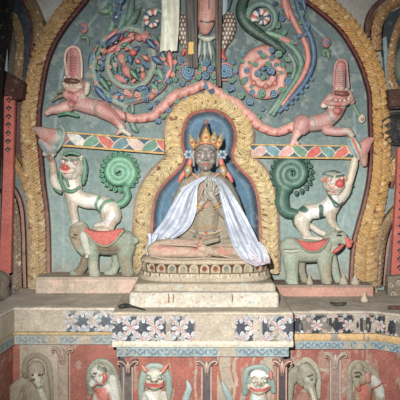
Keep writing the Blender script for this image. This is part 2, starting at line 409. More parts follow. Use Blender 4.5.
# side niches: their arches, cut by the frame
ds = lin((150,120,78)); dp = lin((160,130,90))
s1 = thing('side_niche_arch', 'dark gilded leaf arch of the neighbouring niche at the upper left, beside the black post', 'arch', F0([(34,50,7)])[0])
sweep('leaf_border', [(4,-30),(20,-14),(31,2),(38,16),(41,30),(40,46)], lambda t: 5.2, leafy(3,6,2,3.5,7,.9), goldc(3, ds, dp), F0, s1, GI, .7, 15, .1)
edge_band('red_edge', [(0,-24),(14,-9),(25,4),(32,17),(34.5,30),(34,44),(32,58)], 0, 1.8, lin((92,34,32)), F0, s1, 8, .1)
s1b = thing('blue_niche_panel', 'dark blue painted recess panel inside the side niche at the upper left', 'panel', F0([(22,80,7)])[0])
slab('panel_face', [(11,-10),(20,-6),(27,6),(32,20),(33,45),(31,82),(11,78)], .1, 8.2, lin((44,56,66)), F0, s1b, WL)
sweep('leaf_border', [(10,16),(16,20),(21,33),(22.5,50),(21.5,66),(20,82)], lambda t: 4.2, leafy(4,5.5,2,3,7,.9), goldc(4, ds, dp), F0, s1b, GI, .7, 13, .1)
slab('inner_panel', [(10,24),(14,26),(17,40),(18,60),(17,80),(10,80)], .2, 9, lin((92,84,66)), F0, s1b, WL)

s2 = thing('side_niche_arch', 'gilded leaf arch of the neighbouring niche curving off the right edge at the top', 'arch', F0([(376,50,7)])[0])
sweep('leaf_border', [(415,-6),(402,0),(389,6),(379,16),(374.5,30),(374,42),(374,52)], lambda t: 5.0, leafy(5,6,2,3.5,7,.9), goldc(5, lin((176,130,74)), dp), F0, s2, GI, .7, 15, .1)
edge_band('red_edge', [(410,-14),(396,-8),(382,0),(371,11),(366,25),(366,40)], 0, 2.4, lin((92,52,44)), F0, s2, 8, .1)
s2b = thing('blue_niche_panel', 'dark blue recess panel with a knobbly gilded strip and grey oval at the upper right', 'panel', F0([(392,92,7)])[0])
slab('panel_face', [(420,4),(402,8),(389,14),(382,26),(380,48),(384,70),(387,92),(420,92)], .1, 8, lin((44,54,60)), F0, s2b, WL)
slab('pale_reveal', [(380.5,40),(384,38),(386,60),(389,90),(386,92),(383,75)], .2, 8.8, lin((120,148,156)), F0, s2b, WL)
sweep('leaf_border', [(400,20),(395,30),(391,44),(388.5,58),(388,72),(390,84),(394,92)], lambda t: 3.8, leafy(6,5,2.4,3,7,.9), goldc(6, lin((170,128,78)), dp), F0, s2b, GI, .7, 13, .1)
V, Fc = ball(404,66,8,22,.25,13); mesh_obj('oval_boss', F0(V), Fc, lin((96,104,88)), s2b, WL)

# right side ledge, roundel, lower arches
sd = thing('bracket_ledge', 'dark brown wooden bracket ledge at the right edge above the black roundel', 'ledge', K(.1)([(395,108,0)])[0])
slab('block', [(385,91),(415,89),(415,106),(386,108)], -5, 14, lin((82,54,46)), K(.1), sd, WD, bev=1)
slab('lip', [(386,107.5),(415,105.5),(415,109),(387,110)], -5, 11, lin((60,44,40)), K(.1), sd, WD)
rd = thing('carved_roundel', 'nearly black round carved rosette under the brown bracket at the right edge', 'rosette', K(.08)([(394,130,0)])[0])
parts = []
v, f = ball(396,129,0,17,.3); parts.append((v,f,lin((44,44,46))))
for r in (15.5, 9):
    t = np.linspace(0, 2*math.pi, 40); v, f = tube(np.stack([396+r*np.cos(t),129+r*np.sin(t),t*0+3+(15.5-r)*.25,t*0+1.5],1),6); parts.append((v,f,lin((56,56,56))))
V, Fc, cc = join(parts); mesh_obj('disc', K(.08)(V), Fc, cc, rd, WD)
for k in range(8):
    aa = k*math.pi/4+.3; V, Fc, cc = leafshape(396+3*math.cos(aa),129+3*math.sin(aa),396+13*math.cos(aa),129+13*math.sin(aa),3,4,lin((60,60,60))); mesh_obj('petal', K(.08)(V), Fc, cc, rd, WD)
s3 = thing('side_niche_arch', 'gilded leaf arch springing off the right edge below the dark roundel', 'arch', F0([(390,180,7)])[0])
sweep('leaf_border', [(416,146),(404,154),(396,161),(390,170),(386,181)], lambda t: 5, leafy(7,5,2.4,3,6,.9), goldc(7, lin((186,148,84)), dp, .2), F0, s3, GI, .7, 13, .1)
edge_band('red_edge', [(416,153),(404,161),(398,168),(392,178),(389,190)], 0, 1.4, lin((120,60,52)), F0, s3, 7.5, .1)
s4 = thing('side_niche_arch', 'dull gold curved leaf border rising beside the red flowered column at the right', 'arch', F0([(380,240,7)])[0])
sweep('leaf_border', [(408,196),(398,206),(389,216),(382,228),(378,244),(376,262),(375,285)], lambda t: 4.6-.8*t, leafy(8,5,2.2,3,6.5,.9), goldc(8, lin((176,142,88)), lin((150,120,86)), .9), F0, s4, GI, .7, 13, .1)
edge_band('red_edge', [(412,204),(402,212),(394,222),(388,236),(385,252),(382,285)], 0, 1.2, lin((130,84,72)), F0, s4, 8, .1)
s5 = thing('dark_niche_panel', 'dark green painted panel behind the red flowered column at the right', 'panel', F0([(396,290,7)])[0])
slab('panel_face', [(412,206),(402,214),(394,224),(388.5,238),(386,254),(384,290),(412,290)], .1, 7.6, lin((84,100,94)), F0, s5, WL)

# left lower arches behind the red column
s6 = thing('side_niche_arch', 'short gilded leaf branch rising left from the big arch beside the red column', 'arch', F0([(24,190,7)])[0])
sweep('leaf_border', [(6,146),(13,156),(19,166),(25,176),(30,190)], lambda t: 3.6+1*t, leafy(9,5,2.2,3,6,.9), goldc(9, lin((176,136,76)), dp, .2), F0, s6, GI, .7, 13, .1)
s7 = thing('side_niche_arch', 'dusty brown curved leaf border at the lower left behind the flowered column', 'arch', F0([(20,285,7)])[0])
sweep('leaf_border', [(4,188),(12,196),(17,212),(19,234),(19.5,258),(20,288)], lambda t: 4.2, leafy(10,5,2.2,3,6.5,.9), goldc(10, lin((142,118,88)), lin((132,110,90)), .9), F0, s7, GI, .7, 13, .1)
edge_band('red_edge', [(10,182),(18,192),(23.5,208),(25.5,234),(26,258),(27,288)], 0, 1.6, lin((132,84,74)), F0, s7, 8.5, .1)

# ---- inner trefoil arch
INNER = np.array([(141.5,272),(142,250),(143,228),(144.5,208),(149,191),(158,177),(169,166),(175.5,158),(173.5,146),(174,131),(178.5,117),(189,106.5),(207,102),(224,105),(237,115),(243.5,130),(243.5,146),(241.5,156),(249,165),(258,175),(264.5,190),(267.5,208),(268.5,230),(269,250),(269.5,272)], float)
ia = thing('halo_arch', 'pale gilded trefoil arch of leaves framing the seated statue, red inner edge', 'arch', F0([(205,272,0)])[0])
sweep('leaf_border', INNER, lambda t: 7.8, leafy(12, 6, 3.0, 4.5, 8, .9, -1), goldc(12, lin((204,174,112)), lin((214,198,154)), .55), F0, ia, GI, .6, 21, .1)
edge_band('red_edge', INNER, 8.6, 1.9, lin((150,68,54)), F0, ia, 8.5, .1, seed=7, lab='red painted inner edge')
edge_band('brown_rim', INNER, -8.6, 1.9, lin((132,104,86)), F0, ia, 6, .1, seed=8, lab='brown clay outer rim')
V, Fc, cc = leafshape(207,103,206,90,4,9,GOLDP); mesh_obj('finial', F0(V), Fc, cc, ia, GI)
def bluep(x, y):
    d = np.hypot(x-207, y-137); n = fbm(x, y, 12, 8)[:, None]
    c = lin((58,102,130))*(.75+.5*n)
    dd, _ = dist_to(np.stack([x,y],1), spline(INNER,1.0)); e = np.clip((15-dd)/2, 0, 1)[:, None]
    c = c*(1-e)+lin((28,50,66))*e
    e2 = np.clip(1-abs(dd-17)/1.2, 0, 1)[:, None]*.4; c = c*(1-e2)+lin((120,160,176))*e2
    return c
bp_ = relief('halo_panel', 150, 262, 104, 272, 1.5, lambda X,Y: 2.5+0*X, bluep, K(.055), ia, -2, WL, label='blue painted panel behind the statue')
# cut the panel to the trefoil
P = spline(INNER, 2.0)
me = bp_.data; base = ORG[bp_.name]
import bmesh
bm = bmesh.new(); bm.from_mesh(me); co = np.array([v.co[:] for v in bm.verts])+base; pp = K(.055).inv(co)
ok = inside(pp[:,0], pp[:,1], P); bmesh.ops.delete(bm, geom=[v for v, k in zip(bm.verts, ok) if not k], context='VERTS'); bm.to_mesh(me); bm.free()
# ------------------------------------------------------------------ columns left
KP = K(.75)
po = thing('shade_post', 'black stand-in post for unlit dark at the left edge in front of the flowered column', 'post', KP([(0,290,0)])[0])
slab('shaft', [(-60,-40),(12,-40),(12,0),(10,30),(6,60),(2.5,92),(2,150),(-1,230),(-3,283),(-60,283)], 0, 12, lin((9,8,9)), KP, po, WD)  # near-black colour stands in for the unlit dark at this edge
slab('foot_block', [(-60,278),(-2,278),(-2,300),(-60,300)], -2, 14, lin((12,11,11)), KP, po, WD)
KC = K(.22)
def flowercol(name, lab, poly, cx, F, fcol):
    t = thing(name, lab, 'column', F([(poly[2][0], poly[2][1], 0)])[0])
    slab('shaft', poly, 0, 7, CORAL*.9, F, t, PL, bev=.8, label='red painted shaft')
    k = 0; y = poly[0][1]+5
    parts = []
    while y < poly[2][1]-4:
        x = cx(y); c = fcol(k)
        for (dx, dy, r) in ((-1.7,-1.6,1.25),(1.7,-1.6,1.25),(0,-3,1.2),(0,.6,1.0)): 
            v, f = ball(x+dx, y+dy, 7, r, .25); parts.append((v, f, c))
        k += 1; y += 8.2
    V, Fc, cc = join(parts); mesh_obj('painted_flowers', F(V), Fc, cc, t, PL)
    return t
c1 = flowercol('flowered_column', 'slim red column painted with small dark flowers at the left edge, dark brown capital', [(4,97),(16.5,97),(15,160),(12.5,272),(1,272),(3.5,160)], lambda y: 11-(y-97)*.022, KC, lambda k: lin((44,48,56)) if k < 13 else lin((90,120,130)))
cp = c1
slab('capital', [(-2,72),(8,74),(17,79),(27,85),(25,100),(15,101),(14,97),(-2,97)], 0, 11, lin((74,40,34)), KC, cp, WD, bev=1.2)
slab('capital_lip', [(8,72),(17,77),(27,83.5),(27,85),(17,79.5),(8,75)], 0, 12.5, lin((58,40,36)), KC, cp, WD)
KB = K(.3)
cb = c1
organic('base', [[(-6,276,4,5),(2,275,5,5.5),(7,280,5,4.5),(6,287,5,4)],[(0,280,4,6),(2,292,6,7),(6,294,5,6)],[(-8,292,4,8),(4,295,4,5)]], STONED*.8, [], KB, cb, .8, 2, ST)
c2 = flowercol('flowered_column', 'red column painted with dark flower sprigs at the right edge', [(396,148),(412,148),(412,276),(389,276),(392,230),(394.5,190)], lambda y: 401-(y-150)*.030, K(.14), lambda k: lin((52,50,64)))
cb2 = c2
slab('base', [(385,275),(414,273),(414,300),(386,300)], 0, 9, STONED, K(.2), cb2, ST, bev=1.5)
for q in ((388,283,3.6),(396,281,4),(391,292,4.2),(400,291,4)): curl(q[0],q[1],9,q[2],STONE*.85,lin((120,90,76)),K(.2),cb2,'base_scroll')

# ------------------------------------------------------------------ platforms and the stepped base
def dustc(base, a=.35, sd=0):
    def f(V): return np.asarray(base)[None]*(.8+a*noise(V[:,0]*100, V[:,1]*100+V[:,2]*100, 14, sd))[:, None]
    return f
def front_panel(name, xs, D, z0, z1, cf, parent, t=.06, step=.006, hf=None, m=None, label=None):
    """a panel of the base: front face follows a plan polyline xs=[(x,D)...] in metres, painted by cf(u_cm, v_cm)"""
    P = np.array(xs, float); d = np.r_[0, np.cumsum(np.hypot(np.diff(P[:,0]), np.diff(P[:,1])))]
    u = np.unique(np.r_[np.linspace(0, d[-1], int(d[-1]/step)+2), d]); z = np.linspace(z1, z0, max(2, int((z1-z0)/step)+2))
    x = np.interp(u, d, P[:,0]); y = np.interp(u, d, P[:,1]); tx = np.gradient(x, u); ty = np.gradient(y, u); nx, ny = -ty, tx   # outward (towards larger D)
    U, Z = np.meshgrid(u, z, indexing='ij'); vv = (z1-Z)*100; uu = U*100
    H = hf(uu, vv)*.01 if hf is not None else 0*U
    X = x[:,None]+nx[:,None]*H; Y = y[:,None]+ny[:,None]*H
    V = np.stack([X.ravel(), -Y.ravel(), Z.ravel()],1); c = np.broadcast_to(cf(uu.ravel(), vv.ravel()), (V.shape[0],3))
    nu, nv = U.shape; Xb = x-nx*t; Yb = y-ny*t
    B = np.vstack([np.stack([Xb, -Yb, np.full(nu, z1)],1), np.stack([Xb, -Yb, np.full(nu, z0)],1)]); n0 = len(V)
    Fc = [tuple(f[::-1]) for f in gridfaces(nu, nv).tolist()]
    for i in range(nu-1):
        Fc.append((i*nv, (i+1)*nv, n0+i+1, n0+i)); Fc.append((i*nv+nv-1, n0+nu+i, n0+nu+i+1, (i+1)*nv+nv-1)); Fc.append((n0+i, n0+i+1, n0+nu+i+1, n0+nu+i))
    Fc.append(tuple([j for j in range(nv)]+[n0+nu, n0])); Fc.append(tuple([(nu-1)*nv+j for j in range(nv-1,-1,-1)]+[n0+nu-1, n0+2*nu-1]))
    return mesh_obj(name, np.vstack([V, B]), Fc, np.vstack([c, np.tile(c.mean(0), (len(B),1))]), parent, m or PL, True, None, label)

def floral(per, h, navy, worn_fn, redl=CORAL, seed=0, fs=1.0):
    """white petalled flowers between crossing red lines on a dark blue ground"""
    def c(u, v):
        col = np.tile(navy, (len(u),1))*(.7+.6*fbm(u, v, 6, seed))[:, None]
        a = (u/per+v/h); b = (u/per-v/h)
        def flower(cx, cy, R, rot, n_=3, c0=WHITE*.70):
            nonlocal col
            R = R*fs
            near = (np.abs(u-cx) < R+1) & (np.abs(v-cy) < R+1)
            if not near.any(): return
            dx = u[near]-cx; dy = v[near]-cy; r = np.hypot(dx, dy)+1e-6; th = np.arctan2(dy, dx)+rot
            k = np.abs(np.cos(n_*th)); pet = R*(.30+.70*k**.8); cc = col[near]
            m_ = np.clip((pet-r)/.4, 0, 1)*(k > .30)*(r > R*.16); vein = (k > .985) & (r > R*.35) & (r < R*.8)
            pc = np.where(vein[:,None], lin((110,130,150)), np.where((r < R*.5)[:,None], lin((164,180,190)), c0))
            cc = cc*(1-m_[:,None])+pc*m_[:,None]; g = (r < R*.17); cc[g] = lin((176,130,110)); col[near] = cc
        n = int(u.max()/per)+3
        for k in range(-1, n*2):
            cx = k*per/2
            if k % 2 == 0: flower(cx, h/2, h*.33, 0.1)
            else: flower(cx, h*.04, h*.30, .6); flower(cx, h*.97, h*.34, .3)
            for (dx_, dy_) in ((.25,.26),(.25,.78),(-.12,.1),(.12,.9)): flower(cx+per*dx_, h*dy_, h*.15, k+dx_*9, 2.5, lin((170,184,192)))
        da = np.abs(a-np.round(a-.5)-.5)*per*.7; db = np.abs(b-np.round(b-.5)-.5)*per*.7
        for d_ in (da, db):
            m_ = (np.clip((.75-d_)/.5, 0, 1)*(noise(u,v,5,seed+8)>.22))[:,None]; col = col*(1-m_)+redl*m_
        w_ = worn_fn(u, v)
        st = STONE*(.85+.3*fbm(u, v, 5, seed+3))[:,None]
        w2 = np.clip(w_, 0, 1)[:,None]; return col*(1-w2)+st*w2
    return c
def bluevine(seed, worn=0.3, worn_fn=None):
    def c(u, v):
        col = np.tile(lin((140,160,162)), (len(u),1))*(.85+.3*fbm(u, v, 8, seed))[:,None]
        ph = u/7.0; yy = v-5-1.8*np.sin(ph*2*math.pi/1.6)
        d = np.abs(yy); m_ = np.clip((.9-d)/.5, 0, 1)*(noise(u, v, 2.3, seed) > .25)
        q = (u % 5.6)-2.8; r = np.hypot(q, v-5); m2 = np.clip((.8-np.abs(r-2.0))/.4, 0, 1)*((np.arctan2(v-5,q)+u*.3) % 3 > .8)
        mm = np.clip(np.maximum(m_*.5, m2), 0, 1)[:,None]*.75; col = col*(1-mm)+lin((52,84,120))*mm
        ed = ((v < .9))[:,None]; col = np.where(ed, lin((170,190,190)), col)
        w_ = (fbm(u, v*.4, 14, seed+2) < worn)*.8 if worn_fn is None else worn_fn(u, v)
        w_ = np.clip(w_, 0, 1)[:,None]; return col*(1-w_)+STONE*.95*w_
    return c
def zat(py, D): return ZC+(HOR-py)*.01*(DIST-D)/DIST
def xat(px, D): return (px-200)*.01*(DIST-D)/DIST

# raised platforms the elephants stand on
pl = thing('platform', 'low pinkish clay platform the left elephant stands on', 'platform', (xat(95,.35),-.35,1.13))
box('platform_block', xat(35,.35), xat(142,.35), -.35, -.004, 1.125, zat(277,.35), STONED, pl, ST, colf=dustc(lin((182,164,144)), .35, 2), b=.012)
front_panel('front_face', [(xat(36,.35),.355),(xat(140,.35),.355)], 0, 1.13, zat(279,.35), lambda u,v: np.where((fbm(u,v,16,9)>.45)[:,None], lin((200,170,154)), lin((180,162,144)))*(.9+.2*fbm(u,v,5,3))[:,None], pl, .01, m=ST)
pr = thing('platform', 'low pink clay platform the right elephant and small clay cones stand on', 'platform', (xat(310,.35),-.35,1.10))
box('platform_block', xat(268,.35), xat(374,.35), -.35, -.004, 1.095, zat(285,.35), STONED, pr, ST, colf=dustc(lin((150,132,116)), .35, 4), b=.012)
front_panel('front_face', [(xat(270,.35),.355),(xat(373,.35),.355)], 0, 1.10, zat(287,.35), lambda u,v: lin((182,134,118))*(.85+.35*fbm(u,v,12,3))[:,None], pr, .01, m=ST)

ZL, ZR, ZM = 1.13, 1.10, 1.134
def section(name, lab, plan, zt, rows, cat='altar base'):
    cx = np.mean([p[0] for p in plan]); t = thing(name, lab, cat, (cx, -plan[0][1], 0)); return t
# --- left bay
DL = 1.06
xl0, xl1, xl2 = xat(-30,1.62), xat(14,DL), xat(113,DL)
left = section('altar_base', 'worn dusty left bay of the stepped altar base, floral band half gone', [(xl1,DL),(xl2,DL)], ZL, None)
planL = [(xl0,1.75),(xat(0,1.36),1.36),(xl1,DL),(xl2+.05,DL)]
def inset(plan, d): return [(x, y-d) for x, y in plan]
def ledge(name, plan, yb, z0, z1, col, parent, sd):
    """top slab of the base, following the plan, with a rounded rim"""
    P = list(plan); n = len(P)
    # dense grid over plan for subtle unevenness
    us = np.linspace(0, 1, 90); px_ = np.array([p[0] for p in P]); py_ = np.array([p[1] for p in P]); xs = np.linspace(px_[0], px_[-1], 110)
    yf = np.interp(xs, px_, py_); prof = [(0,0)]
    V, c = [], []; rows = [(yb,0)] ; k = 26
    for i, x in enumerate(xs):
        for j in range(k):
            t_ = j/(k-1); yy = yb+(yf[i]-.012-yb)*t_; V.append((x, -yy, z1+.010*(fbm([x*100],[yy*100],12,sd)[0]-.5)))
        V.append((x, -(yf[i]-.003), z1-.004)); V.append((x, -yf[i], z1-.014)); V.append((x, -yf[i], z0)); V.append((x, -yb, z0))
    m_ = k+4; V = np.array(V); Fc = []
    for i in range(len(xs)-1):
        for j in range(m_): Fc.append((i*m_+j, i*m_+(j+1)%m_, (i+1)*m_+(j+1)%m_, (i+1)*m_+j))
    Fc.append(tuple(range(m_-1,-1,-1))); Fc.append(tuple(range((len(xs)-1)*m_, len(xs)*m_)))
    nz = fbm(V[:,0]*100, V[:,1]*100, 18, sd)[:,None]; cc = col*(.75+.5*nz)
    return mesh_obj(name, V, Fc, cc, parent, ST, True)
ledge('ledge_slab', planL, -.02, ZL-.022, ZL, lin((190,178,160)), left, 1)
def yz(py, D): return zat(py, D)
wl = lambda u, v: np.clip((u0L+46-u)/4, 0, 1)+.9*(fbm(u, v, 9, 22) < .38)+np.clip(.6-.6*(v>3), 0, 1)*.5
u0L = (math.hypot(xat(0,1.36)-xl0, .39)+math.hypot(xl1-xat(0,1.36), .30))*100
front_panel('floral_band', inset(planL,.004), 0, yz(331.5,DL), ZL-.02, floral(20, 19, lin((84,94,106)), wl, lin((180,140,120)), 3), left, .05, .005, label='band of faded white and blue flowers', hf=lambda u,v: .5*fbm(u,v,10,6))
front_panel('cornice', [(a_,b_+.015) for a_,b_ in planL], 0, yz(334.5,DL), yz(331.5,DL), lambda u,v: lin((176,150,104))*(.8+.4*fbm(u,v,8,2))[:,None], left, .06, .006, label='thin yellowish cornice strip', m=ST)
front_panel('blue_band', inset(planL,.02), 0, yz(345,DL), yz(334.5,DL), bluevine(5, worn_fn=lambda u,v: .75*(fbm(u,v*.4,12,3)<.52)*(u<u0L+66)+.25), left, .05, .005, label='pale blue band with dark scroll pattern')
def redpan(seed, worn_fn, base=BRICK*.98):
    def c(u, v):
        col = base*(.78+.45*fbm(u, v, 16, seed))[:,None]; w_ = np.clip(worn_fn(u, v), 0, 1)[:,None]
        return col*(1-w_)+STONE*.93*w_
    return c
planLp = [(xat(-30,1.6),1.69),(xat(0,1.3),1.3),(xat(13,1.0),1.0),(xl2+.05,1.0)]; u0P = (math.hypot(xat(-30,1.6)-xat(0,1.3), .39)+math.hypot(xat(0,1.3)-xat(13,1.0), .30))*100+31
front_panel('red_panel', planLp, 0, .0, yz(345,DL), redpan(6, lambda u,v: np.where((u>u0P-25)&(u<u0P+18), .95, .0)*np.where(fbm(u,v,6,61)>.34,1,.6)+(fbm(u,v,10,31)<.34)*.5), left, .05, .008, label='red painted wall panel')
# --- right bay
DR = 1.05
xr0, xr1, xr2 = xat(291,DR), xat(376,DR), xat(440,1.35)
right = section('altar_base', 'right bay of the stepped altar base, dark blue floral band crossed by red lines', [(xr0,DR),(xr1,DR)], ZR, None)
planR = [(xr0-.05,DR),(xr1,DR),(xr2,1.42)]
ledge('ledge_slab', planR, -.02, ZR-.022, ZR, lin((176,166,150)), right, 2)
front_panel('floral_band', inset(planR,.004), 0, yz(333,DR), ZR-.02, floral(27, 20, lin((44,46,56)), lambda u,v: .8*(fbm(u,v*.3,9,41)<.40)+.35*(fbm(u*1.0,v*.15,5,12)<.42)+.4*(v<1.5), lin((190,112,90)), 7, .80), right, .05, .005, label='dark blue flowered band crossed by red lines', hf=lambda u,v: .5*fbm(u,v,10,8))
front_panel('cornice', [(a_,b_+.02) for a_,b_ in planR], 0, yz(340,DR), yz(333,DR), lambda u,v: np.where((fbm(u,v*.3,8,2)>.42)[:,None], lin((200,160,100)), lin((140,132,122)))*(.85+.3*fbm(u,v,8,4))[:,None], right, .07, .006, label='ochre yellow cornice strip', hf=lambda u,v: .8*np.sin(np.clip(v/6,0,1)*math.pi))
front_panel('blue_band', inset(planR,.02), 0, yz(349.5,DR), yz(340,DR), bluevine(8, .36), right, .05, .005, label='pale blue band with dark scroll pattern')
front_panel('red_panel', inset(planR,.07), 0, .0, yz(349.5,DR), redpan(9, lambda u,v: .6*(fbm(u,v,10,33)<.33)+.4*(fbm(u,v*.3,7,72)<.38), lin((158,88,76))), right, .05, .008, label='red painted wall panel')
# --- centre bay
DM = 1.27
xm0, xm1 = xat(112.5,DM), xat(293,DM)
mid = section('altar_base', 'projecting centre bay of the altar base carrying the plinth, white flowers on dark blue', [(xm0,DM),(xm1,DM)], ZM, None)
planM = [(xm0,.62),(xm0+.0001,DM),(xm1-.0001,DM),(xm1,.62)]
planMs = [(xm0,DM),(xm1,DM)]
ledge('ledge_slab', planMs, -.02, ZM-.022, ZM, lin((182,170,150)), mid, 3)
uM = (DM-.62)*100
def wornM(u, v):
    x = (u-uM); # cm from left front edge
    return .95*np.clip((x-66)/3,0,1)*np.clip((102-x)/3,0,1)+.7*(np.abs(x-33)<1.2)+.6*(np.abs(x-46)<2.2)*(v<22)+.55*(np.abs(x-58)<1.5)+.85*(np.abs(x-117)<2)+.85*(np.abs(x-121)<1.5)*(v>6)+.6*(fbm(u,v*.3,8,51)<.36)+.9*(v>22.5)+.8*(v<1.4)
front_panel('floral_band', planM, 0, yz(341,DM), ZM-.02, floral(20, 21, lin((58,66,80)), wornM, lin((196,130,110)), 13), mid, .05, .005, label='band of white petalled flowers on dark blue with red crossing lines', hf=lambda u,v: .4*fbm(u,v,10,9))
def planO(d): return [(xm0-d,.62),(xm0-d+.0001,DM+d),(xm1+d-.0001,DM+d),(xm1+d,.62)]
front_panel('cornice', planO(.002), 0, yz(347,DM), yz(341,DM), lambda u,v: lin((204,196,176))*(.8+.3*fbm(u,v,8,2))[:,None], mid, .06, .006, label='whitish cornice strip', hf=lambda u,v: .5*np.sin(np.clip(v/5,0,1)*math.pi))
front_panel('blue_band', planO(-.03), 0, yz(357.5,DM), yz(347,DM), bluevine(15, worn_fn=lambda u,v: .9*((u-uM>80)&(u-uM<94))+.5*(fbm(u,v*.3,10,7)<.34)), mid, .05, .005, label='pale blue band with dark scroll pattern')
front_panel('red_panel', planO(-.09), 0, .0, yz(357.5,DM), redpan(19, lambda u,v: np.where((u-uM>68)&(u-uM<115), .95*(noise(u+1.5*np.sin(v/6),v*.12,2.6,3)>.42), .0)+.85*(np.abs(u-uM-50-.6*np.sin(v/5))<.8)+.4*(fbm(u,v,10,35)<.30)+.45*(fbm(u,v*.25,6,71)<.37), lin((162,88,72))), mid, .05, .006, label='red panel with pale drip streaks')
relief_D = {'l': DL-.06, 'r': DR-.07, 'm': DM-.09}
# floor
V = np.array([(-4,-8,0),(4,-8,0),(4,.3,0),(-4,.3,0),(-4,-8,-.1),(4,-8,-.1),(4,.3,-.1),(-4,.3,-.1)])
mesh_obj('floor', V, [(0,1,2,3),(7,6,5,4),(0,4,5,1),(1,5,6,2),(2,6,7,3),(3,7,4,0)], lin((80,70,60)), None, ST, False, 'structure')
# ------------------------------------------------------------------ lions and elephants
KL = K(.06); KE = K(.10)
def eyeball(name, x, y, h, r, F, par, c1=WHITE, c2=lin((40,34,34)), ring=CORAL):
    parts = []
    v, f = ball(x, y, h-.3, r*1.25, .4, r*1.5); parts.append((v, f, ring))
    v, f = ball(x, y, h, r, .6); parts.append((v, f, c1)); v, f = ball(x, y+.1, h+r*.5, r*.45, .4); parts.append((v, f, c2))
    V, Fc, cc = join(parts); return mesh_obj(name, F(V), Fc, cc, par, GL)
def spiral_tail(name, cx, cy, R, turns, rot, hand, conn, F, par, col, cold, rt=5.0):
    t = np.linspace(0, 1, 60); a = rot+hand*t*turns*2*math.pi; rr = (R-rt)*(1-.86*t)
    Q = np.stack([cx+rr*np.cos(a), cy+rr*np.sin(a), 5+t*3, rt*(1-.62*t)], 1)
    strokes = [list(map(tuple, Q[::2])), [(cx, cy, 2, R*.55)] ]
    st = [Q[::2].tolist()]
    cc = [list(c) for c in conn]; st.append(cc)
    def cf(P):
        c = paint(P[:, :2], col, [(Q[:, :2], rt*.22, col*1.25+.02, 1.5)], 3)
        return c*(.85+.3*noise(P[:,0],P[:,1],5,4))[:,None]
    o = organic(name, st, col, [], F, par, .5, 2, GL, 1.0, cf=cf)
    # scalloped curls of the mane hair along the outer rim
    n = 20; parts = []
    for k in range(n):
        aa = rot+hand*2*math.pi*k/n*.93+hand*.15; parts += curl_geo(cx+(R-1.8)*math.cos(aa), cy+(R-1.8)*math.sin(aa), 4.2, 3.0, col*1.15, cold, turn=1.2, rot=aa)
    V, Fc, c = join(parts); mesh_obj('rim_curls', F(V), Fc, c, o, GL)
    return o

GRN = lin((92,146,118)); GRN2 = lin((58,100,80)); CRM = lin((192,184,166)); CRM2 = lin((168,150,130))
# ---- left lion
L1 = thing('snow_lion', 'white snow lion with a bright green coiled tail rearing on the left elephant', 'lion statue', KL([(95,232,6)])[0])
ll = [
 [(75,168,12,11.5),(74,167,13,11.5)], [(70,170,18,6.5),(72,173,18,6.5)],
 [(75,178,10,9),(74,188,9,10),(76,197,9,8.5)],
 [(66,184,10,5.5),(61,187,12,5),(57,181,13,4.5),(56,172,12,3.8),(55,164,12,3.6),(53,158,12,3.6)],[(51,157,13,2.2)],[(55.5,155.5,13,2.2)],
 [(76,196,8,8),(88,200,8,8.5),(100,202,8,8),(110,208,8,10.5),(112,215,8,11)],
 [(74,200,10,6),(75,210,11,4.8),(77,219,12,4.4),(78,224,12,4.4)],[(75,225.5,14,2.6),(82,225,14,2.6)],
 [(112,214,9,9.5),(111,224,10,6),(110,230,11,5.2)],
 [(109,229,13,4),(100,229,14,3.6),(93,229.5,14,3)],[(106,225,9,5),(98,225,10,3)],
 [(83,157,12,2.6),(85,160,11,2.4)],
]
lp = [([(74,186),(77,196),(88,202)], 5, lin((226,220,206)), 4), ([(95,200),(104,206)], 5, WHITE*.9, 3),
 ([(101,197),(98,203),(99,210)], 1.6, GRN), ([(118,199),(108,201),(103,207),(101,213)], 1.6, GRN),
 ([(73,203),(76,216)], 3, CRM2, 4), ([(110,216),(110,228),(98,230)], 4, lin((176,156,134)), 4), ([(55,158),(57,172)], 3, lin((170,146,122)), 3),
 ([(54,160),(52,157)], 2.5, BROWN*1.4, 2), ([(108,222),(115,214)], 3, WHITE*.85, 3)]
lion = organic('body', ll, CRM, lp, KL, L1, .5, 3, GL, .8, seed=2)
def lion_face(hx, hy, dx, par, F, h=22, flip=1, mouthy=8.5):
    organic('face_mask', [[(hx,hy,h-5,8.5),(hx+dx*.5,hy+1,h-5,8.5)],[(hx+dx,hy+3,h,4.6)],[(hx+dx*.6-5,hy+5,h,3.2),(hx+dx*.6,hy+6.5,h+1,3.2),(hx+dx*.6+5,hy+5,h,3.2)],
       [(hx-6,hy-6,h-1,2.6),(hx-2,hy-4.5,h,2.2)],[(hx+7,hy-5.5,h-1,2.6),(hx+2,hy-4.5,h,2.2)],[(hx-3,hy+11,h-3,3),(hx+4,hy+11,h-3,3)]], CRM,
       [([(hx-7,hy-6),(hx-2,hy-4.3)],1.2,GRN2),([(hx+8,hy-5.5),(hx+2,hy-4.3)],1.2,GRN2),
        ([(hx-6,hy-9),(hx,hy-10),(hx+7,hy-8)],1.4,lin((180,170,140))),
        ([(hx-5,hy+mouthy),(hx,hy+mouthy+1),(hx+5,hy+mouthy-.5)],.9,lin((176,84,76))),
        ([(hx+9,hy+1),(hx+8,hy+5)],1.6,lin((206,120,104)),1.5),([(hx-8,hy-2),(hx-8,hy+3)],1.6,lin((206,120,104)),1.5),([(hx-4,hy+6),(hx-1,hy+6)],1.2,lin((210,120,108)),1.4)], F, par, .42, 2, GL, .7)
    parts = []
    for q in ((0,0,3.0),(-2.4,.8,1.9),(2.4,.8,1.9)): v, f = ball(hx+dx+q[0], hy+2.5+q[1], h+3, q[2], .8); parts.append((v, f, lin((204,66,58))))
    V, Fc, cc = join(parts); mesh_obj('nose', F(V), Fc, cc, par, GL)
lion_face(73.5,165,-3.5,L1,KL,21)
eyeball('eye',67.5,162,24,1.7,KL,L1); eyeball('eye',79.5,163.2,24,1.7,KL,L1)
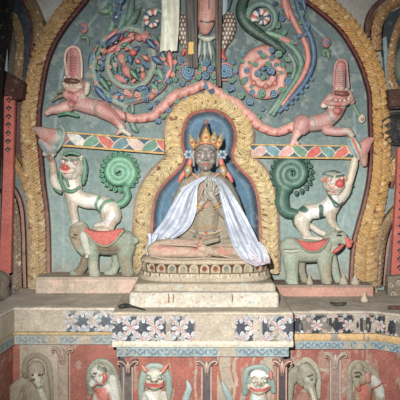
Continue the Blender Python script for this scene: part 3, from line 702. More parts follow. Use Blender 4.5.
organic('mane', [[(86,160,12,2.5),(87,168,12,3),(86,177,12,3),(85,183,12,2)],[(63,168,10,2),(63,178,12,2.5),(67,188,15,2.4),(75,191,17,2.2),(82,187,16,1.6)],[(54,168,11,2.6),(55,178,12,3),(59,188,13,3),(63,192,13,2)],[(67,155,16,1.6),(74,153,17,1.8),(82,155,15,1.8)],[(69,178,17,1.6),(72,186,18,1.5)]], GRN*.8, [], KL, L1, .42, 2, GL)
for (x,y,r) in ((53,170,1.6),(54,176,1.6),(56,183,1.6),(59,189,1.6),(88,172,1.7),(87.5,178,1.6)): curl(x,y,13,r,GRN,GRN2,KL,L1,'mane_curl',turn=1.2)
spiral_tail('tail',120,172,19.5,2.6,.9,-1,[(126,189,5,4),(128,196,6,4.2),(123,203,7,4),(114,205,8,3.5)],KL,L1,lin((86,150,118)),lin((46,96,74)))
# ---- right lion
GD = lin((58,98,84)); GD2 = lin((34,66,58))
L2 = thing('snow_lion', 'white snow lion with a dark green coiled tail, paw raised, on the right elephant', 'lion statue', KL([(315,240,6)])[0])
rl = [
 [(330,181,12,10.5),(331,183,13,10)], [(334,187,18,6)],
 [(332,192,10,7),(331,201,9,9),(329,208,9,8)],
 [(337,200,10,5.5),(343,192,12,5),(346,183,12,4.4),(349,174,12,4.2),(351,166,12,4.2),(352,160,12,3.6)],
 [(329,204,8,8),(318,210,8,8),(306,212,8,8.5),(300,220,8,9.5)],
 [(329,210,10,6),(329,219,11,4.8),(332,226,12,4.2),(336,231,13,4)],[(331,232,14,2.6),(340,233,14,2.4)],
 [(300,219,9,9),(303,230,11,5.2),(307,236,12,4.4)],[(303,237,14,3.5),(312,237.5,15,3.3),(318,238,15,3)],
 [(311,226,8,3.6),(318,231,9,3.4),(325,234,11,3)],
 [(321,179,11,2.8)],[(342,178,11,2.4)],
]
rp = [([(331,200),(322,208),(308,214)],5,WHITE*.9,4),([(319,206),(319,214),(322,221)],2.2,GD),([(288,211),(296,207),(303,209)],3,GD),([(292,212),(291,222),(296,231)],1.6,GD),
 ([(329,212),(331,228)],3,CRM2,4),([(347,180),(352,162)],3.4,lin((206,190,164)),3),([(326,195),(333,206),(340,202)],.9,GD),([(306,236),(318,238)],2.5,CRM,2)]
organic('body', rl, CRM, rp, KL, L2, .5, 3, GL, .8, seed=5)
lion_face(330,180.5,4.5,L2,KL,21,mouthy=10)
V,Fc = ball(335,183,24,4.4,.7); mesh_obj('nose_lobe', KL(V), Fc, lin((206,70,62)), L2, GL)
eyeball('eye',325.5,179,24,1.6,KL,L2); eyeball('eye',337.5,178,22,1.4,KL,L2)
V,Fc = ball(321,180,16,2.2,.6); mesh_obj('ear', KL(V), Fc, lin((196,120,100)), L2, GL); V,Fc = ball(343,179,15,2,.6); mesh_obj('ear', KL(V), Fc, lin((196,120,100)), L2, GL)
organic('mane', [[(348,182,11,3.2),(345,190,11,3.4),(341,196,11,3)],[(324,190,13,1.2),(330,200,17,1.3),(337,205,15,1.2)],[(321,174,13,1.2),(329,171,15,1.2),(338,173,13,1.2)]], GD, [], KL, L2, .42, 2, GL)
for (x,y,r) in ((349,185,1.7),(347,191,1.7),(343,197,1.6)): curl(x,y,13,r,GD,GD2,KL,L2,'mane_curl',turn=1.2)
spiral_tail('tail',291,174,21.5,2.3,1.9,1,[(282,192,5,7),(281,202,6,7.5),(285,211,7,6.5),(296,214,8,5)],KL,L2,lin((60,104,90)),lin((30,66,58)),6.4)

# ---- elephants
EG = lin((146,158,140)); EGD = lin((132,118,98))
E1 = thing('elephant', 'grey-green elephant with drooping head standing on the left platform, red saddle cloth', 'elephant statue', KE([(108,276,12)])[0])
le = [
 [(93,236,12,9),(104,242,11,11.5),(117,242,11,12),(127,240,11,11)],
 [(83,228,15,8.5),(80,231,16,9),(81,238,15,7)],[(79,238,17,5.5),(82,245,17,4.6),(86,251,16,3.6)],
 [(94,246,14,8),(95,258,15,6),(96,268,15,5.4),(97,273,15,6.2)],[(95,274,19,3),(99,274,19,3)],
 [(89,248,6,7),(87,258,7,5.4),(84,266,8,5),(80,271,9,5)],[(75,272,10,3.8),(78,272.5,11,4)],
 [(127,246,11,10.5),(126,257,11,7.5),(128,267,12,6.2),(129,271,12,6.6)],[(130,273.5,16,3.5)],
 [(118,252,4,7),(117,262,5,5),(114,270,6,4.6)],[(108,272,8,3.2),(112,272,8,3.4)],
]
ep = [([(80,228),(79,240)],6,lin((158,142,118)),4),([(88,256),(82,270)],5,EGD,3),([(97,262),(97,275)],4,lin((166,166,148)),3),([(104,246),(116,247)],5,lin((120,106,86)),5),
 ([(127,258),(129,272)],4,lin((142,136,112)),4),([(74,222),(84,221)],2,CRM,2),([(76,235),(80,236)],.6,BROWN)]
organic('body', le, EG, ep, KE, E1, .55, 3, ST, .85, seed=7)
organic('ear', [[(87,233,21,4),(89,242,21,3.8),(91,250,20,3)],[(90,254,20,2)]], lin((190,190,178)), [], KE, E1, .45, 2, ST, .5, label='pale ear flap')
organic('tail', [[(133,236,14,1.8),(138,239,14,2.6),(134,242,15,1.5)]], EG*1.1, [], KE, E1, .45, 2, ST)
tube_obj('eye', [(78,232,24,.6),(80,233,24.4,.8),(82,232.6,24,.5)], lin((70,52,44)), KE, E1, 6)
def cloth_patch(name, top, bot, n, F, par, col, hf, m=GL, th=1.2, lab=None, sm=True, cf=None, nv=10):
    A, _ = resample(spline(top, 1), 1.0); B, _ = resample(spline(bot, 1), 1.0)
    t = np.linspace(0, 1, n); ia = np.stack([np.interp(t, np.linspace(0,1,len(A)), A[:,k]) for k in range(A.shape[1])],1); ib = np.stack([np.interp(t, np.linspace(0,1,len(B)), B[:,k]) for k in range(B.shape[1])],1)
    s = np.linspace(0, 1, nv); G = ia[:,None,:]*(1-s)[None,:,None]+ib[:,None,:]*s[None,:,None]
    TT, SS = np.meshgrid(t, s, indexing='ij'); Hh = hf(TT, SS) if A.shape[1] == 2 else G[:,:,2]+hf(TT, SS)
    fr = np.stack([G[:,:,0].ravel(), G[:,:,1].ravel(), Hh.ravel()],1); bk = fr.copy(); bk[:,2] -= th; N0 = len(fr)
    f = gridfaces(n, nv); Fc = [tuple(q) for q in f.tolist()]+[tuple(q[::-1]) for q in (f+N0).tolist()]
    ring = [i*nv for i in range(n)]+[(n-1)*nv+j for j in range(1, nv)]+[i*nv+nv-1 for i in range(n-2,-1,-1)]+[j for j in range(nv-2,0,-1)]
    k = len(ring); Fc += [(ring[(i+1)%k], ring[i], ring[i]+N0, ring[(i+1)%k]+N0) for i in range(k)]
    V = np.vstack([fr, bk]); c = cf(V, np.r_[TT.ravel(),TT.ravel()], np.r_[SS.ravel(),SS.ravel()]) if cf else col
    return mesh_obj(name, F(V), Fc, c, par, m, sm, None, lab)
cloth_patch('saddle_cloth', [(86,224),(94,228.5),(104,230),(114,229),(125,226.5)], [(89,230),(97,238),(108,243),(117,239),(126,228)], 36, KE, E1, lin((196,86,74)), lambda t,s: 21.5+.5*np.sin(t*9)-2.2*(1-s)+1.5*np.sin(t*3.14), PL, 8, 'red saddle cloth')
tube_obj('saddle_border', [(88,229,23,.8),(97,238.5,24.5,.9),(108,243.5,25.5,.9),(117,239.5,25,.9),(126.5,228,23,.8)], lin((150,160,130)), KE, E1, 6)

E2 = thing('elephant', 'pale grey-green elephant with open red mouth standing on the right platform', 'elephant statue', KE([(308,283,12)])[0])
re_ = [
 [(288,246,12,10.5),(302,249,12,12.5),(316,249,12,11),(323,247,12,10)],
 [(327,240,14,8),(333,236,16,7.5),(338,235,16,6)],[(338,238,17,4.4),(343,240,17,3.6)],[(332,246,17,4),(329,251,17,3)],
 [(322,252,14,9),(322,264,15,7),(323,274,15,5.8),(324,278,15,6)],[(325,280.5,18,3.2)],
 [(327,250,7,7),(332,262,8,4.6),(334,272,9,4.2),(336,278,9,4.2)],
 [(288,248,13,10),(289,260,14,8.4),(290,272,14,6.6),(290,278,14,7)],[(288,281,18,3.2),(293,281,18,3.2)],
 [(300,256,5,6),(300,266,6,4.6),(302,274,7,4),(304,280,8,3.8)],
 [(331,229,12,3),(326,233,13,3)],
]
rp2 = [([(280,260),(296,276)],8,lin((150,164,144)),6),([(324,264),(324,280)],4,lin((160,150,128)),4),([(300,240),(315,256)],6,lin((160,168,150)),6),([(282,247.5),(296,247)],.8,lin((70,66,56))),
  ([(300,264),(303,280)],4,lin((142,140,120)),3),([(334,231),(338,230)],.7,BROWN)]
organic('body', re_, lin((152,162,144)), rp2, KE, E2, .55, 3, ST, .85, seed=9)
organic('tail', [[(282,248.5,22,1.4),(289,248.5,24,1.8),(296,247.5,24,1.2)]], lin((176,180,164)), [], KE, E2, .45, 2, ST)
organic('mouth', [[(338,243,22,1.6),(333,247,23,2.2),(329,250,22,1.4)]], lin((196,80,70)), [], KE, E2, .42, 2, GL, label='red open mouth')
organic('trunk_tip', [[(343,238,18,3.4),(345,243,18,3.2)],[(347,240,18,2.4)]], lin((204,92,84)), [], KE, E2, .45, 2, GL, label='red trunk tip')
organic('ear', [[(326,240,20,3),(324,246,20,3.4),(324,252,19,2.4)]], lin((150,150,130)), [], KE, E2, .45, 2, ST, .6)
tube_obj('eye', [(332,233.5,23,.7),(334.5,233,23.6,1.0),(337,233.6,23,.6)], lin((62,48,42)), KE, E2, 6)
cloth_patch('saddle_cloth', [(292,236.5),(300,239),(309,240),(317,239),(325,235.5)], [(293,238),(301,246.5),(309,248.5),(317,246),(325,237)], 32, KE, E2, lin((192,76,66)), lambda t,s: 22.5+.5*np.sin(t*9)-2.0*(1-s)+1.5*np.sin(t*3.14), PL, 8, 'red saddle cloth')
tube_obj('saddle_border', [(292,237,23,.9),(301,247,25.2,1),(309,249,25.6,1),(317,246.6,25.2,1),(325.5,236,23,.8)], lin((116,140,124)), KE, E2, 6)

# ------------------------------------------------------------------ the sea monsters (makaras)
KM = K(.03); MP = lin((190,138,130)); MPL = lin((212,176,164))
M1 = thing('sea_monster', 'pink sea monster with upright ribbed trunk crouching above the left crossbar', 'monster statue', KM([(90,133,0)])[0])
ml = [
 [(80,104,8,8),(92,107,8,8.5),(104,110,8,9)],[(80,100,9,9),(78,94,10,9.5),(77,88,11,10)],
 [(76,84,11,8.6),(76,70,10,8),(76.5,58,10,7.6),(76.5,54,10,7.2)],
 [(70,107,9,6.5),(62,110,10,5.5),(54,111,10,4.2),(49,114,10,3)],
 [(102,110,10,8.8),(112,116,11,7),(118,122,11,5),(123,128,12,3.8)],[(123,131,12,2.8),(119,134,12,2.2)],[(124,131,12,2.8),(131,135.5,12,2.4)],
 [(86,92,8,5),(88,86,8,4)],
]
mp1 = [([(76,50),(76,80)],4.2,lin((180,110,108)),2.5),([(70,52),(69,78)],2.2,MPL,2),([(83,54),(84,80)],2,lin((184,150,142)),2),([(90,80),(90,90),(86,98)],2.2,lin((196,190,170)),2),
 ([(108,108),(118,122)],4,lin((178,110,104)),4),([(50,112),(66,108)],3,lin((206,160,148)),3),([(122,129),(130,135)],2.5,CRM*.9,2),([(95,101),(97,110),(100,117)],1,lin((150,140,128)))]
def ribs(x0, y0, x1, y1, n, w, h, col, F, par):
    parts = []
    for k in range(n):
        t = k/(n-1); x = x0+(x1-x0)*t; y = y0+(y1-y0)*t
        v, f = tube(spline([(x-w,y+.8,h-1,.5),(x,y-.6,h+.6,1.0),(x+w,y+.8,h-1,.5)],.8),6); parts.append((v,f,col))
    V, Fc, cc = join(parts); return mesh_obj('trunk_ribs', F(V), Fc, cc, par, GL)
body = organic('body', ml, MP, mp1, KM, M1, .5, 3, GL, .9, seed=12)
ribs(76,60,76,79,8,3.2,17.5,lin((176,100,100)),KM,M1)
tube_obj('lip_ridge', [(70,78,15,1.2),(68,62,16,1.3),(70,53,16,1.3),(76,49.5,16,1.4),(82,53,16,1.3),(84,64,15,1.2),(84,80,14,1.2)], MPL, KM, M1, 7)
organic('jaw', [[(68,86,16,3),(72,91,19,3.6),(79,92,19,3.6),(84,87,16,3)],[(70,96,15,5),(77,100,15,5.5)],[(74,106,15,3.6)]], lin((190,140,130)), [([(66,88),(84,89)],1.6,lin((200,190,160))),([(74,96),(76,104)],3,lin((176,96,92)),2)], KM, M1, .45, 2, GL)
organic('mouth', [[(70,83,18,2.6),(76,83.5,19.5,3),(81,84,18,2.4)]], lin((92,56,44)), [], KM, M1, .42, 1, GL, label='brown open mouth')
for x, y in ((67.5,86),(71,87.5),(75,88),(79,88),(82.5,86.5),(69,80),(73,79.5),(80,80)): V,Fc = ball(x,y,20.5,1.3,.8); mesh_obj('tooth', KM(V), Fc, lin((200,184,150)), M1, GL)
organic('arm_band', [[(61,116,12,1.6),(70,114.5,15,2),(80,117,13,1.6)]], lin((66,132,98)), [], KM, M1, .42, 1, GL, label='green arm band')
organic('beard', [[(66,96,9,2),(60,98,9,2),(54,102,8,1.2)],[(64,92,8,1.6),(59,94,8,1)]], lin((120,116,86)), [], KM, M1, .42, 1, GL)
M2 = thing('sea_monster', 'pink sea monster with ribbed trunk lying above the right crossbar by the bud stem', 'monster statue', KM([(320,140,0)])[0])
mr = [
 [(312,124,8,8.6),(324,121,8,8.6),(332,114,9,8.5),(336,106,10,8.5)],
 [(337,98,11,8.5),(337,90,11,6.5),(337.5,80,10,6),(338,70,10,5.8),(338,67,10,5.6)],
 [(322,106,11,3.8),(328,99,13,4.6)],[(349,102,10,4),(346,95,11,4.2)],
 [(301,124,9,9.5),(300,127,9,9.5)],[(298,130,10,6.5),(294,136,11,4.4),(292,141,11,3.2),(290,145,12,2.6)],[(296,144,11,2.4)],
 [(325,131,10,5),(336,132.5,11,4.6),(345,132,12,4.2),(349,136,12,3.4)],
]
mp2 = [([(304,116),(312,122),(312,132)],1,lin((140,150,140))),([(298,122),(302,128)],5,lin((184,128,122)),4),([(336,98),(338,112)],4,lin((178,100,96)),4),([(338,66),(338,86)],2.6,lin((186,112,108)),2),
 ([(320,107),(330,108),(346,107)],1.6,lin((206,196,172))),([(342,130),(349,136)],2,CRM*.9,2),([(296,136),(291,146)],2,MPL,2),([(324,112),(328,120),(334,124)],1.0,lin((120,140,136)))]
organic('body', mr, MP, mp2, KM, M2, .5, 3, GL, .9, seed=14)
ribs(338,73,338,88,8,2.8,16.2,lin((200,150,144)),KM,M2)
tube_obj('lip_ridge', [(331,88,14,1.1),(331.5,74,15,1.2),(333.5,65,15,1.2),(338,62,15,1.3),(343,65,15,1.2),(344.5,78,15,1.1),(346,90,14,1.1)], lin((186,130,122)), KM, M2, 7)
organic('mouth', [[(332,95,20,2.4),(338,96,21.5,2.8),(343,96,20,2.2)]], lin((128,66,58)), [], KM, M2, .42, 1, GL, label='dark red open mouth')
for x, y in ((328,100),(332,102),(336,102.6),(340,102.4),(344,101),(333,91),(338,90.5),(342,92)): V,Fc = ball(x,y,21,1.3,.8); mesh_obj('tooth', KM(V), Fc, lin((206,190,158)), M2, GL)
organic('jaw', [[(324,104,15,2.6),(331,105.5,19,2.8),(340,105.5,19,2.8),(348,101,15,2.4)],[(334,112,15,5)]], lin((192,140,130)), [([(334,108),(336,116)],4,lin((176,92,88)),3)], KM, M2, .45, 2, GL)

# bud stems
def bud(lab, stem, bx, by, r, c1, c2, c3, leaf):
    t = thing('flower_bud', lab, 'flower', KM([(bx, by, 0)])[0])
    if stem: tube_obj('stem', stem, c3, KM, t, 8)
    parts = []
    v, f = ball(bx,by,5,r,.7); v[:,1] = by+(v[:,1]-by)*1.25; parts.append((v,f,c1)); V,Fc,cc = join(parts); mesh_obj('bud', KM(V), Fc, cc, t, GL)
    v, f = ball(bx,by+.5,5+r*.5,r*.55,.6); mesh_obj('bud_core', KM(v), f, c2, t, GL)
    for (x0,y0,x1,y1,w_) in leaf: V,Fc,cc = leafshape(x0,y0,x1,y1,w_,2,c3); mesh_obj('leaf', KM(V), Fc, cc, t, GL)
bud('small pink bud with blue core above the left sea monster', None, 84.5,29,4.6,lin((178,120,112)),lin((70,110,140)),lin((92,122,96)),[(80,37,89,38,2.6),(87,35,89,46,2)])
bud('small pink bud with blue core above the right sea monster', None, 325.5,43.5,4.4,lin((176,112,110)),lin((80,120,150)),lin((88,124,100)),[(321,51,331,51,2.8),(327,50,329,60,2.2),(321,51,326,58,2)])
bud('pale bud on a green stem behind the right sea monster', [(349,103,5,1.6),(353,107,5,1.8),(356,113,5,1.8),(359,117,5,2)], 360.5,119,3.8,lin((196,190,170)),lin((170,110,100)),lin((112,146,112)),[])

# ------------------------------------------------------------------ crossbars and their end caps
def leaves_paint(y0f, h, x0, cols, period):
    def cf(x, y):
        c = np.tile(lin((52,88,104)), (len(x),1)); v = (y-y0f(x))/h
        k = np.floor((x-x0)/period).astype(int)
        for kk in range(int(k.min())-1, int(k.max())+2):
            for s_, sh in ((1, 0), (-1, .5)):
                cx = x0+(kk+.5+sh*0)*period; ang = .55*s_
                if (kk % 2 == 0) != (s_ == 1): continue
                dx = x-cx; dy = (v-.5)*h; a_ = dx*math.cos(ang)-dy*math.sin(ang)*1; b_ = dx*math.sin(ang)+dy*math.cos(ang)
                Rl, Rw = period*.86, h*.36
                m_ = (np.abs(a_) < Rl) & (np.abs(b_) < Rw*(1-(a_/Rl)**2))
                e_ = m_ & (np.abs(b_) > Rw*(1-(a_/Rl)**2)-.9)
                c[m_] = cols[kk % len(cols)]; c[e_] = lin((200,190,168))
        ed = (v < .11) | (v > .86); c[ed] = lin((196,152,74))
        return c*(.85+.3*noise(x,y,4,2))[:,None]
    return cf
def crossbar(lab, x0, x1, ya, yb, hh, cols, period, sx):
    t = thing('crossbar', lab, 'beam', KM([((x0+x1)/2, max(ya,yb)+hh, 0)])[0])
    y0f = lambda x: ya+(yb-ya)*(x-x0)/(x1-x0)
    n = 240; xs = np.linspace(x0, x1, n); vs = np.linspace(0, 1, 34); X, Vv = np.meshgrid(xs, vs, indexing='ij'); Y = y0f(X)+Vv*hh
    Hh = 13+1.2*((Vv < .1)|(Vv > .87))
    cf = leaves_paint(y0f, hh, sx, cols, period)
    fr = np.stack([X.ravel(),Y.ravel(),Hh.ravel()],1); c = cf(fr[:,0],fr[:,1]); nv = 34
    ring = [i*nv for i in range(n)]+[(n-1)*nv+j for j in range(1, nv)]+[i*nv+nv-1 for i in range(n-2,-1,-1)]+[j for j in range(nv-2,0,-1)]
    bk = fr[ring].copy(); bk[:,2] = 0; N0 = len(fr); k = len(ring)
    md = fr[ring].copy(); md[:,2] -= .2
    V = np.vstack([fr, md, bk]); brown = np.tile(lin((96,66,52)),(k,1))
    Fc = [tuple(q) for q in gridfaces(n,nv).tolist()]+[(ring[(i+1)%k], ring[i], N0+i, N0+(i+1)%k) for i in range(k)]+[(N0+(i+1)%k, N0+i, N0+k+i, N0+k+(i+1)%k) for i in range(k)]+[tuple(range(N0+k, N0+2*k))]
    mesh_obj('painted_beam', KM(V), Fc, np.vstack([c, brown, brown]), t, PL, False)
    return t
crossbar('long painted crossbar of coloured leaves running left from the halo arch', 62, 165, 132, 140, 14.5, [lin((190,92,76)),lin((196,196,188)),lin((88,138,112)),lin((196,92,76)),lin((90,130,140)),lin((206,172,156)),lin((84,134,110))], 14.5, 58)
crossbar('painted crossbar of coloured leaves running right from the halo arch', 250, 349, 144.5, 146, 13.5, [lin((196,156,146)),lin((92,140,156)),lin((204,150,140)),lin((92,138,112)),lin((204,84,72)),lin((100,148,140)),lin((210,96,82))], 13.5, 252)
KN = K(.06)
f1 = thing('beam_cap', 'grey-pink lotus cap on the outer end of the left crossbar, over the lion paw', 'beam end', KN([(52,155,0)])[0])
organic('cap', [[(37,129.5,8,2.2),(43,132,9,5),(50,136,9,8),(57,138,9,9.5),(60,138,9,9.5)],[(44,142,9,4),(50,149,9,5.6),(56,148,9,6)],[(47,154,9,3),(56,154,9,2.6)]], lin((168,150,142)),
 [([(42,133),(56,130)],3.5,lin((190,142,132)),4),([(48,140),(54,136)],4,lin((186,124,112)),4),([(60,128),(63,140),(56,150)],1.4,lin((120,150,140)),1),([(65,130),(64,142),(58,153)],1.6,lin((132,160,150)),1.5),([(44,144),(50,152)],2.2,lin((110,140,146)),2)], KN, f1, .5, 3, GL, .8)
organic('rim', [[(63,126.5,12,1.8),(66.5,132,13,2),(65,142,13,2),(60,150,13,1.8)]], lin((132,152,140)), [], KN, f1, .45, 2, GL)
f2 = thing('beam_cap', 'pink lotus bud cap with striped collar on the outer end of the right crossbar', 'beam end', KN([(358,165,0)])[0])
organic('cap', [[(371,139,9,1.6),(366,142,9,4.5),(361,148,9,7),(357,152,9,8)],[(361,156,9,5),(362,164,9,3.2)]], lin((204,134,126)), [([(362,158),(362,166)],3,lin((176,130,110)),2)], KN, f2, .5, 3, GL, .8)
organic('collar', [[(347,141,11,3),(350,149,13,3.6),(355,158,12,2.8)],[(351,140,11,2.6),(355,147,14,3.2),(358,156,12,2.6)]], lin((170,176,160)), [([(350,140),(353,148),(357,157)],1.0,lin((200,90,80))),([(346,141),(349,149),(354,158)],1.0,lin((84,130,140))),([(354,140),(357,148)],.9,lin((84,140,116)))], KN, f2, .42, 2, GL)
# ------------------------------------------------------------------ foliage scrolls
KV = K(.03)
CB = (lin((84,124,150)), lin((48,78,110))); CG = (lin((96,142,118)), lin((54,96,80))); CN = (lin((70,90,120)), lin((34,48,78)))
SP = lin((202,140,128)); SC = lin((190,84,70)); SG = lin((88,128,108)); SGG = lin((112,138,126)); SB = lin((66,98,128))
def vine(name, pts, col, par, fl=.7, edge=None, lab=None):
    Q = spline(pts, 1.0); V, Fc = tube(Q, 12, fl)
    n = len(Q); c = np.tile(col, (len(V),1))*(.85+.3*noise(V[:,0],V[:,1],4,6))[:,None]
    if edge is not None:
        k = np.arange(len(V)) % 12; e = (k == 0)|(k == 6)|(k==1)|(k==5); c[e] = edge
    return mesh_obj(name, KV(V), Fc, c, par, GL, True, None, lab)
def curls(L, par, F=KV, name='leaf_curl'):
    for i, q in enumerate(L):
        x, y, r, kind = q[:4]; c1, c2_ = {'b':CB,'g':CG,'n':CN,'r':(SP, SC),'p':(SP*1.05, lin((160,96,90))),'w':(WHITE*.8,lin((90,110,130)))}[kind]
        curl(x, y, q[4] if len(q) > 4 else 6, r, c1, c2_, F, par, name, rot=(x*1.7+y*.9) % 6.28, hand=1 if i % 2 else -1)
def leafs(L, par, F=KV, name='leaf'):
    for (x0,y0,x1,y1,w_,h,c,mc) in L:
        V, Fc, cc = leafshape(x0,y0,x1,y1,w_,h,c,mid=mc,bulge=.7); mesh_obj(name, F(V), Fc, cc, par, GL)

SR = thing('foliage_scroll', 'coiled pink foliage scroll studded with blue and green curls, right of centre', 'carved scroll', KV([(268,112,0)])[0])
t = np.linspace(0, 1, 40); a_ = -1.35-t*2*math.pi*1.75; rr = 23.5-16.5*t
Q = np.stack([265.5+rr*np.cos(a_), 75.5+rr*np.sin(a_), 4+3*t, 7.0-3.4*t],1)
vine('coiled_vine', Q, lin((196,136,122)), SR, .5, lin((186,120,108)))
curls([(243,56,3,'b',8),(242,63,2.4,'g',8),(246,72,3.2,'b',8),(243,83,3.6,'g',8),(252,93,3.2,'b',8),(261,95,4.8,'g',8),(273,94.5,4.2,'b',8),(280,91,3.2,'g',8),(287,82,4.4,'b',8),(288.6,71.5,3.6,'g',8),(286,61,3.2,'g',8),(278,56,4,'g',9),(271,52,3.4,'b',9),(263,58,3.4,'g',9),(270.6,60,2.8,'b',10),(267,66,3.4,'g',11),(269,72.5,4.8,'b',12),(255,66,3,'g',9),(256.6,75,3.6,'b',9),(262,79.5,3,'g',10),(281,66.5,3.2,'g',9),(259,54,2.6,'b',9),(249,64,2,'g',8),(275,66,2.4,'b',10),(280,74,2.4,'g',9),(262,70,2.4,'b',10)], SR)
V, Fc, cc = join([(*ball(x,y,9,r,.6), SC) for x,y,r in ((278,73,2.6),(274,84.5,3),(265,86.5,3),(253,83,3.4),(250,76,2))]); 
for x,y,r in ((277.5,74,2.4),(274,84.5,2.8),(265,87,2.8),(253,84,3)): v,f = ball(x,y,8.5,r,.55); mesh_obj('berry', KV(v), f, lin((190,104,86)), SR, GL)
SRb = thing('foliage_frond', 'long curving blue, pink and green frond sweeping down the right of the coiled scroll', 'carved scroll', KV([(280,116,0)])[0])
vine('blue_strand', [(293,-8,5,2.4),(298,10,5,2.6),(304,26,5,2.8),(311,42,5,2.8),(313,60,5,2.8),(308,76,5,2.8),(298,91,5,2.8),(286,104,5,2.6),(278,113,5,2)], SB, SRb, .9, lab='blue strand')
vine('pink_strand', [(285,0,5,2.4),(290,16,6,2.8),(298,32,6,2.8),(305,46,6,2.8),(307,62,6,2.8),(301,78,6,2.6),(291,92,6,2.4),(281,106,6,2)], lin((196,120,104)), SRb, .9, lab='pink strand')
vine('green_strand', [(266,34,6,3),(280,40,6,3.4),(294,51,6,3.4),(300,64,6,3.2),(296,78,6,3.2),(287,92,6,3),(278,106,5,2.8),(272,116,5,2.2)], SG, SRb, .9, lab='green strand')
vine('teal_strand', [(288,54,4,2.2),(294,66,4,2.4),(291,80,4,2.6),(283,94,4,3),(274,108,4,3.4),(268,114,3,2.4)], SGG, SRb, .9, lab='grey teal strand')
curls([(311,80,2.2,'b'),(306,87,2.2,'b'),(301,93,2.2,'b'),(296,98.5,2.2,'b'),(291,103.5,2.2,'b'),(285,109,2.2,'b'),(299,2,2.8,'b'),(301,15,3,'g'),(300,23,3,'g'),(306,27,3.6,'b'),(276,14,3.2,'b'),(281,20,3.2,'b'),(277,27,3.8,'g'),(274,5,2.6,'n'),(283,11,2.4,'b'),(299,38,3,'b',9),(304,36,2.4,'b',9),(290,44,2.8,'g',9),(283,34,3,'g',9)], SRb)
leafs([(262,33,292,42,3.6,8,lin((90,134,108)),lin((120,160,130))),(276,38,296,46,2.6,9,SP,SC),(282,-6,288,22,4,6,lin((200,120,100)),SP),(300,-8,305,14,3,5,SB,CB[0])], SRb)
SRc = thing('foliage_leaf', 'thick dark green curled leaf round a striped eye, upper right of centre', 'carved leaf', KV([(255,48,0)])[0])
vine('green_stalk', [(250,-8,5,4),(243,2,6,5),(241,14,7,6),(246,25,7,6.4),(255,33,7,6),(266,40,7,5),(277,48,7,4),(284,53,6,2.5)], lin((48,80,66)), SRc, .8, lin((34,62,54)))
def striped_eye(cx, cy, R, rt, a0, a1, par, F=KV, n=40):
    t = np.linspace(0,1,n); a = a0+(a1-a0)*t; rr = R*(1-.55*t)
    Q = np.stack([cx+rr*np.cos(a), cy+rr*np.sin(a), 8+2*t, rt*(1-.4*t)],1); V, Fc = tube(Q, 12, .7)
    i = (np.arange(len(V))//12); k = (i//3) % 4; cols = np.array([lin((206,196,186)), lin((190,84,72)), lin((206,196,186)), lin((60,80,116))]); c = cols[k]
    mesh_obj('striped_curl', F(V), Fc, c, par, GL)
vine('outer_ring', [(246,26,9,3),(249,12,9,3.2),(258,6,9,3.2),(268,8,9,3.2),(274,17,9,3.2),(273,27,8,3),(266,33,8,2.6)], lin((92,126,116)), SRc, .8)
striped_eye(261,20.5,8,4,2.8,2.8+5.6,SRc)
v,f = ball(257,21,8,3.2,.6); mesh_obj('eye_core', KV(v), f, lin((110,140,130)), SRc, GL)

# left
SLt = thing('foliage_scroll', 'coiled green, blue and red foliage scroll left of the hanging cloths', 'carved scroll', KV([(128,106,0)])[0])
vine('coiled_vine', [(128,108,4,3),(112,99,5,3.4),(99,86,5,3.6),(94,70,5,3.8),(97,53,5,3.6),(107,39,5,3.4),(122,30,5,3.4),(138,30.5,6,3.4),(149,41,6,3.4),(154,56,6,3.4),(152,72,6,3.4),(144,84,6,3.2),(131,88,6,3.2),(118,84,7,3),(109.5,73,7,2.8),(109,60,7,2.6),(116,50,7,2.4),(127,47,8,2.2),(134,52,8,2)], lin((112,142,126)), SLt, .8, lin((196,150,136)))
vine('outer_vine', [(122,103,3,3.5),(136,100,4,4.4),(150,95,4,4.8),(161,86,4,5),(166,72,4,5),(165,57,4,4.6),(159,46,4,4),(152,36,4,3)], lin((72,104,110)), SLt, .7, lin((170,126,116)))
v,f = ball(134,54,10,3.8,.8); mesh_obj('red_berry', KV(v), f, lin((198,86,78)), SLt, GL)
leafs([(106,48,124,34,4.4,8,lin((38,54,90)),SB),(120,46,136,38,3.6,8,lin((190,70,62)),SP),(108,54,120,46,3,9,lin((190,70,62)),SP),(97,60,104,44,3.4,8,lin((50,86,72)),CG[0]),
 (99,76,112,94,4,8,lin((50,84,72)),CG[0]),(95,86,110,104,3.4,8,lin((56,84,124)),CB[0]),(94,52,90,68,2.8,6,lin((64,92,130)),CB[0]),
 (113,60,118,76,3.4,9,lin((60,100,84)),CG[0]),(120,54,126,68,4,9,SP,SC),(124,66,132,80,4.4,9,lin((196,132,118)),SC),(130,70,140,82,3.8,10,lin((56,90,70)),CG[0]),(116,76,128,84,3,9,SP,SC),
 (146,40,158,52,3.6,9,lin((40,62,98)),CB[0]),(152,58,164,66,3.6,9,lin((58,84,124)),CB[0]),(158,68,164,84,4,8,lin((92,124,100)),CG[0]),(150,84,160,92,3.4,8,lin((90,120,100)),CG[0]),(136,90,150,88,3,8,lin((58,84,124)),CB[0]),(158,36,168,50,4,8,lin((58,92,76)),CG[0]),(141,36,150,40,3,9,SP,SC),(130,56,132,66,3,10,CB[1],CB[0]),(122,48,130,44,2.4,10,lin((60,100,84)),CG[0])], SLt)
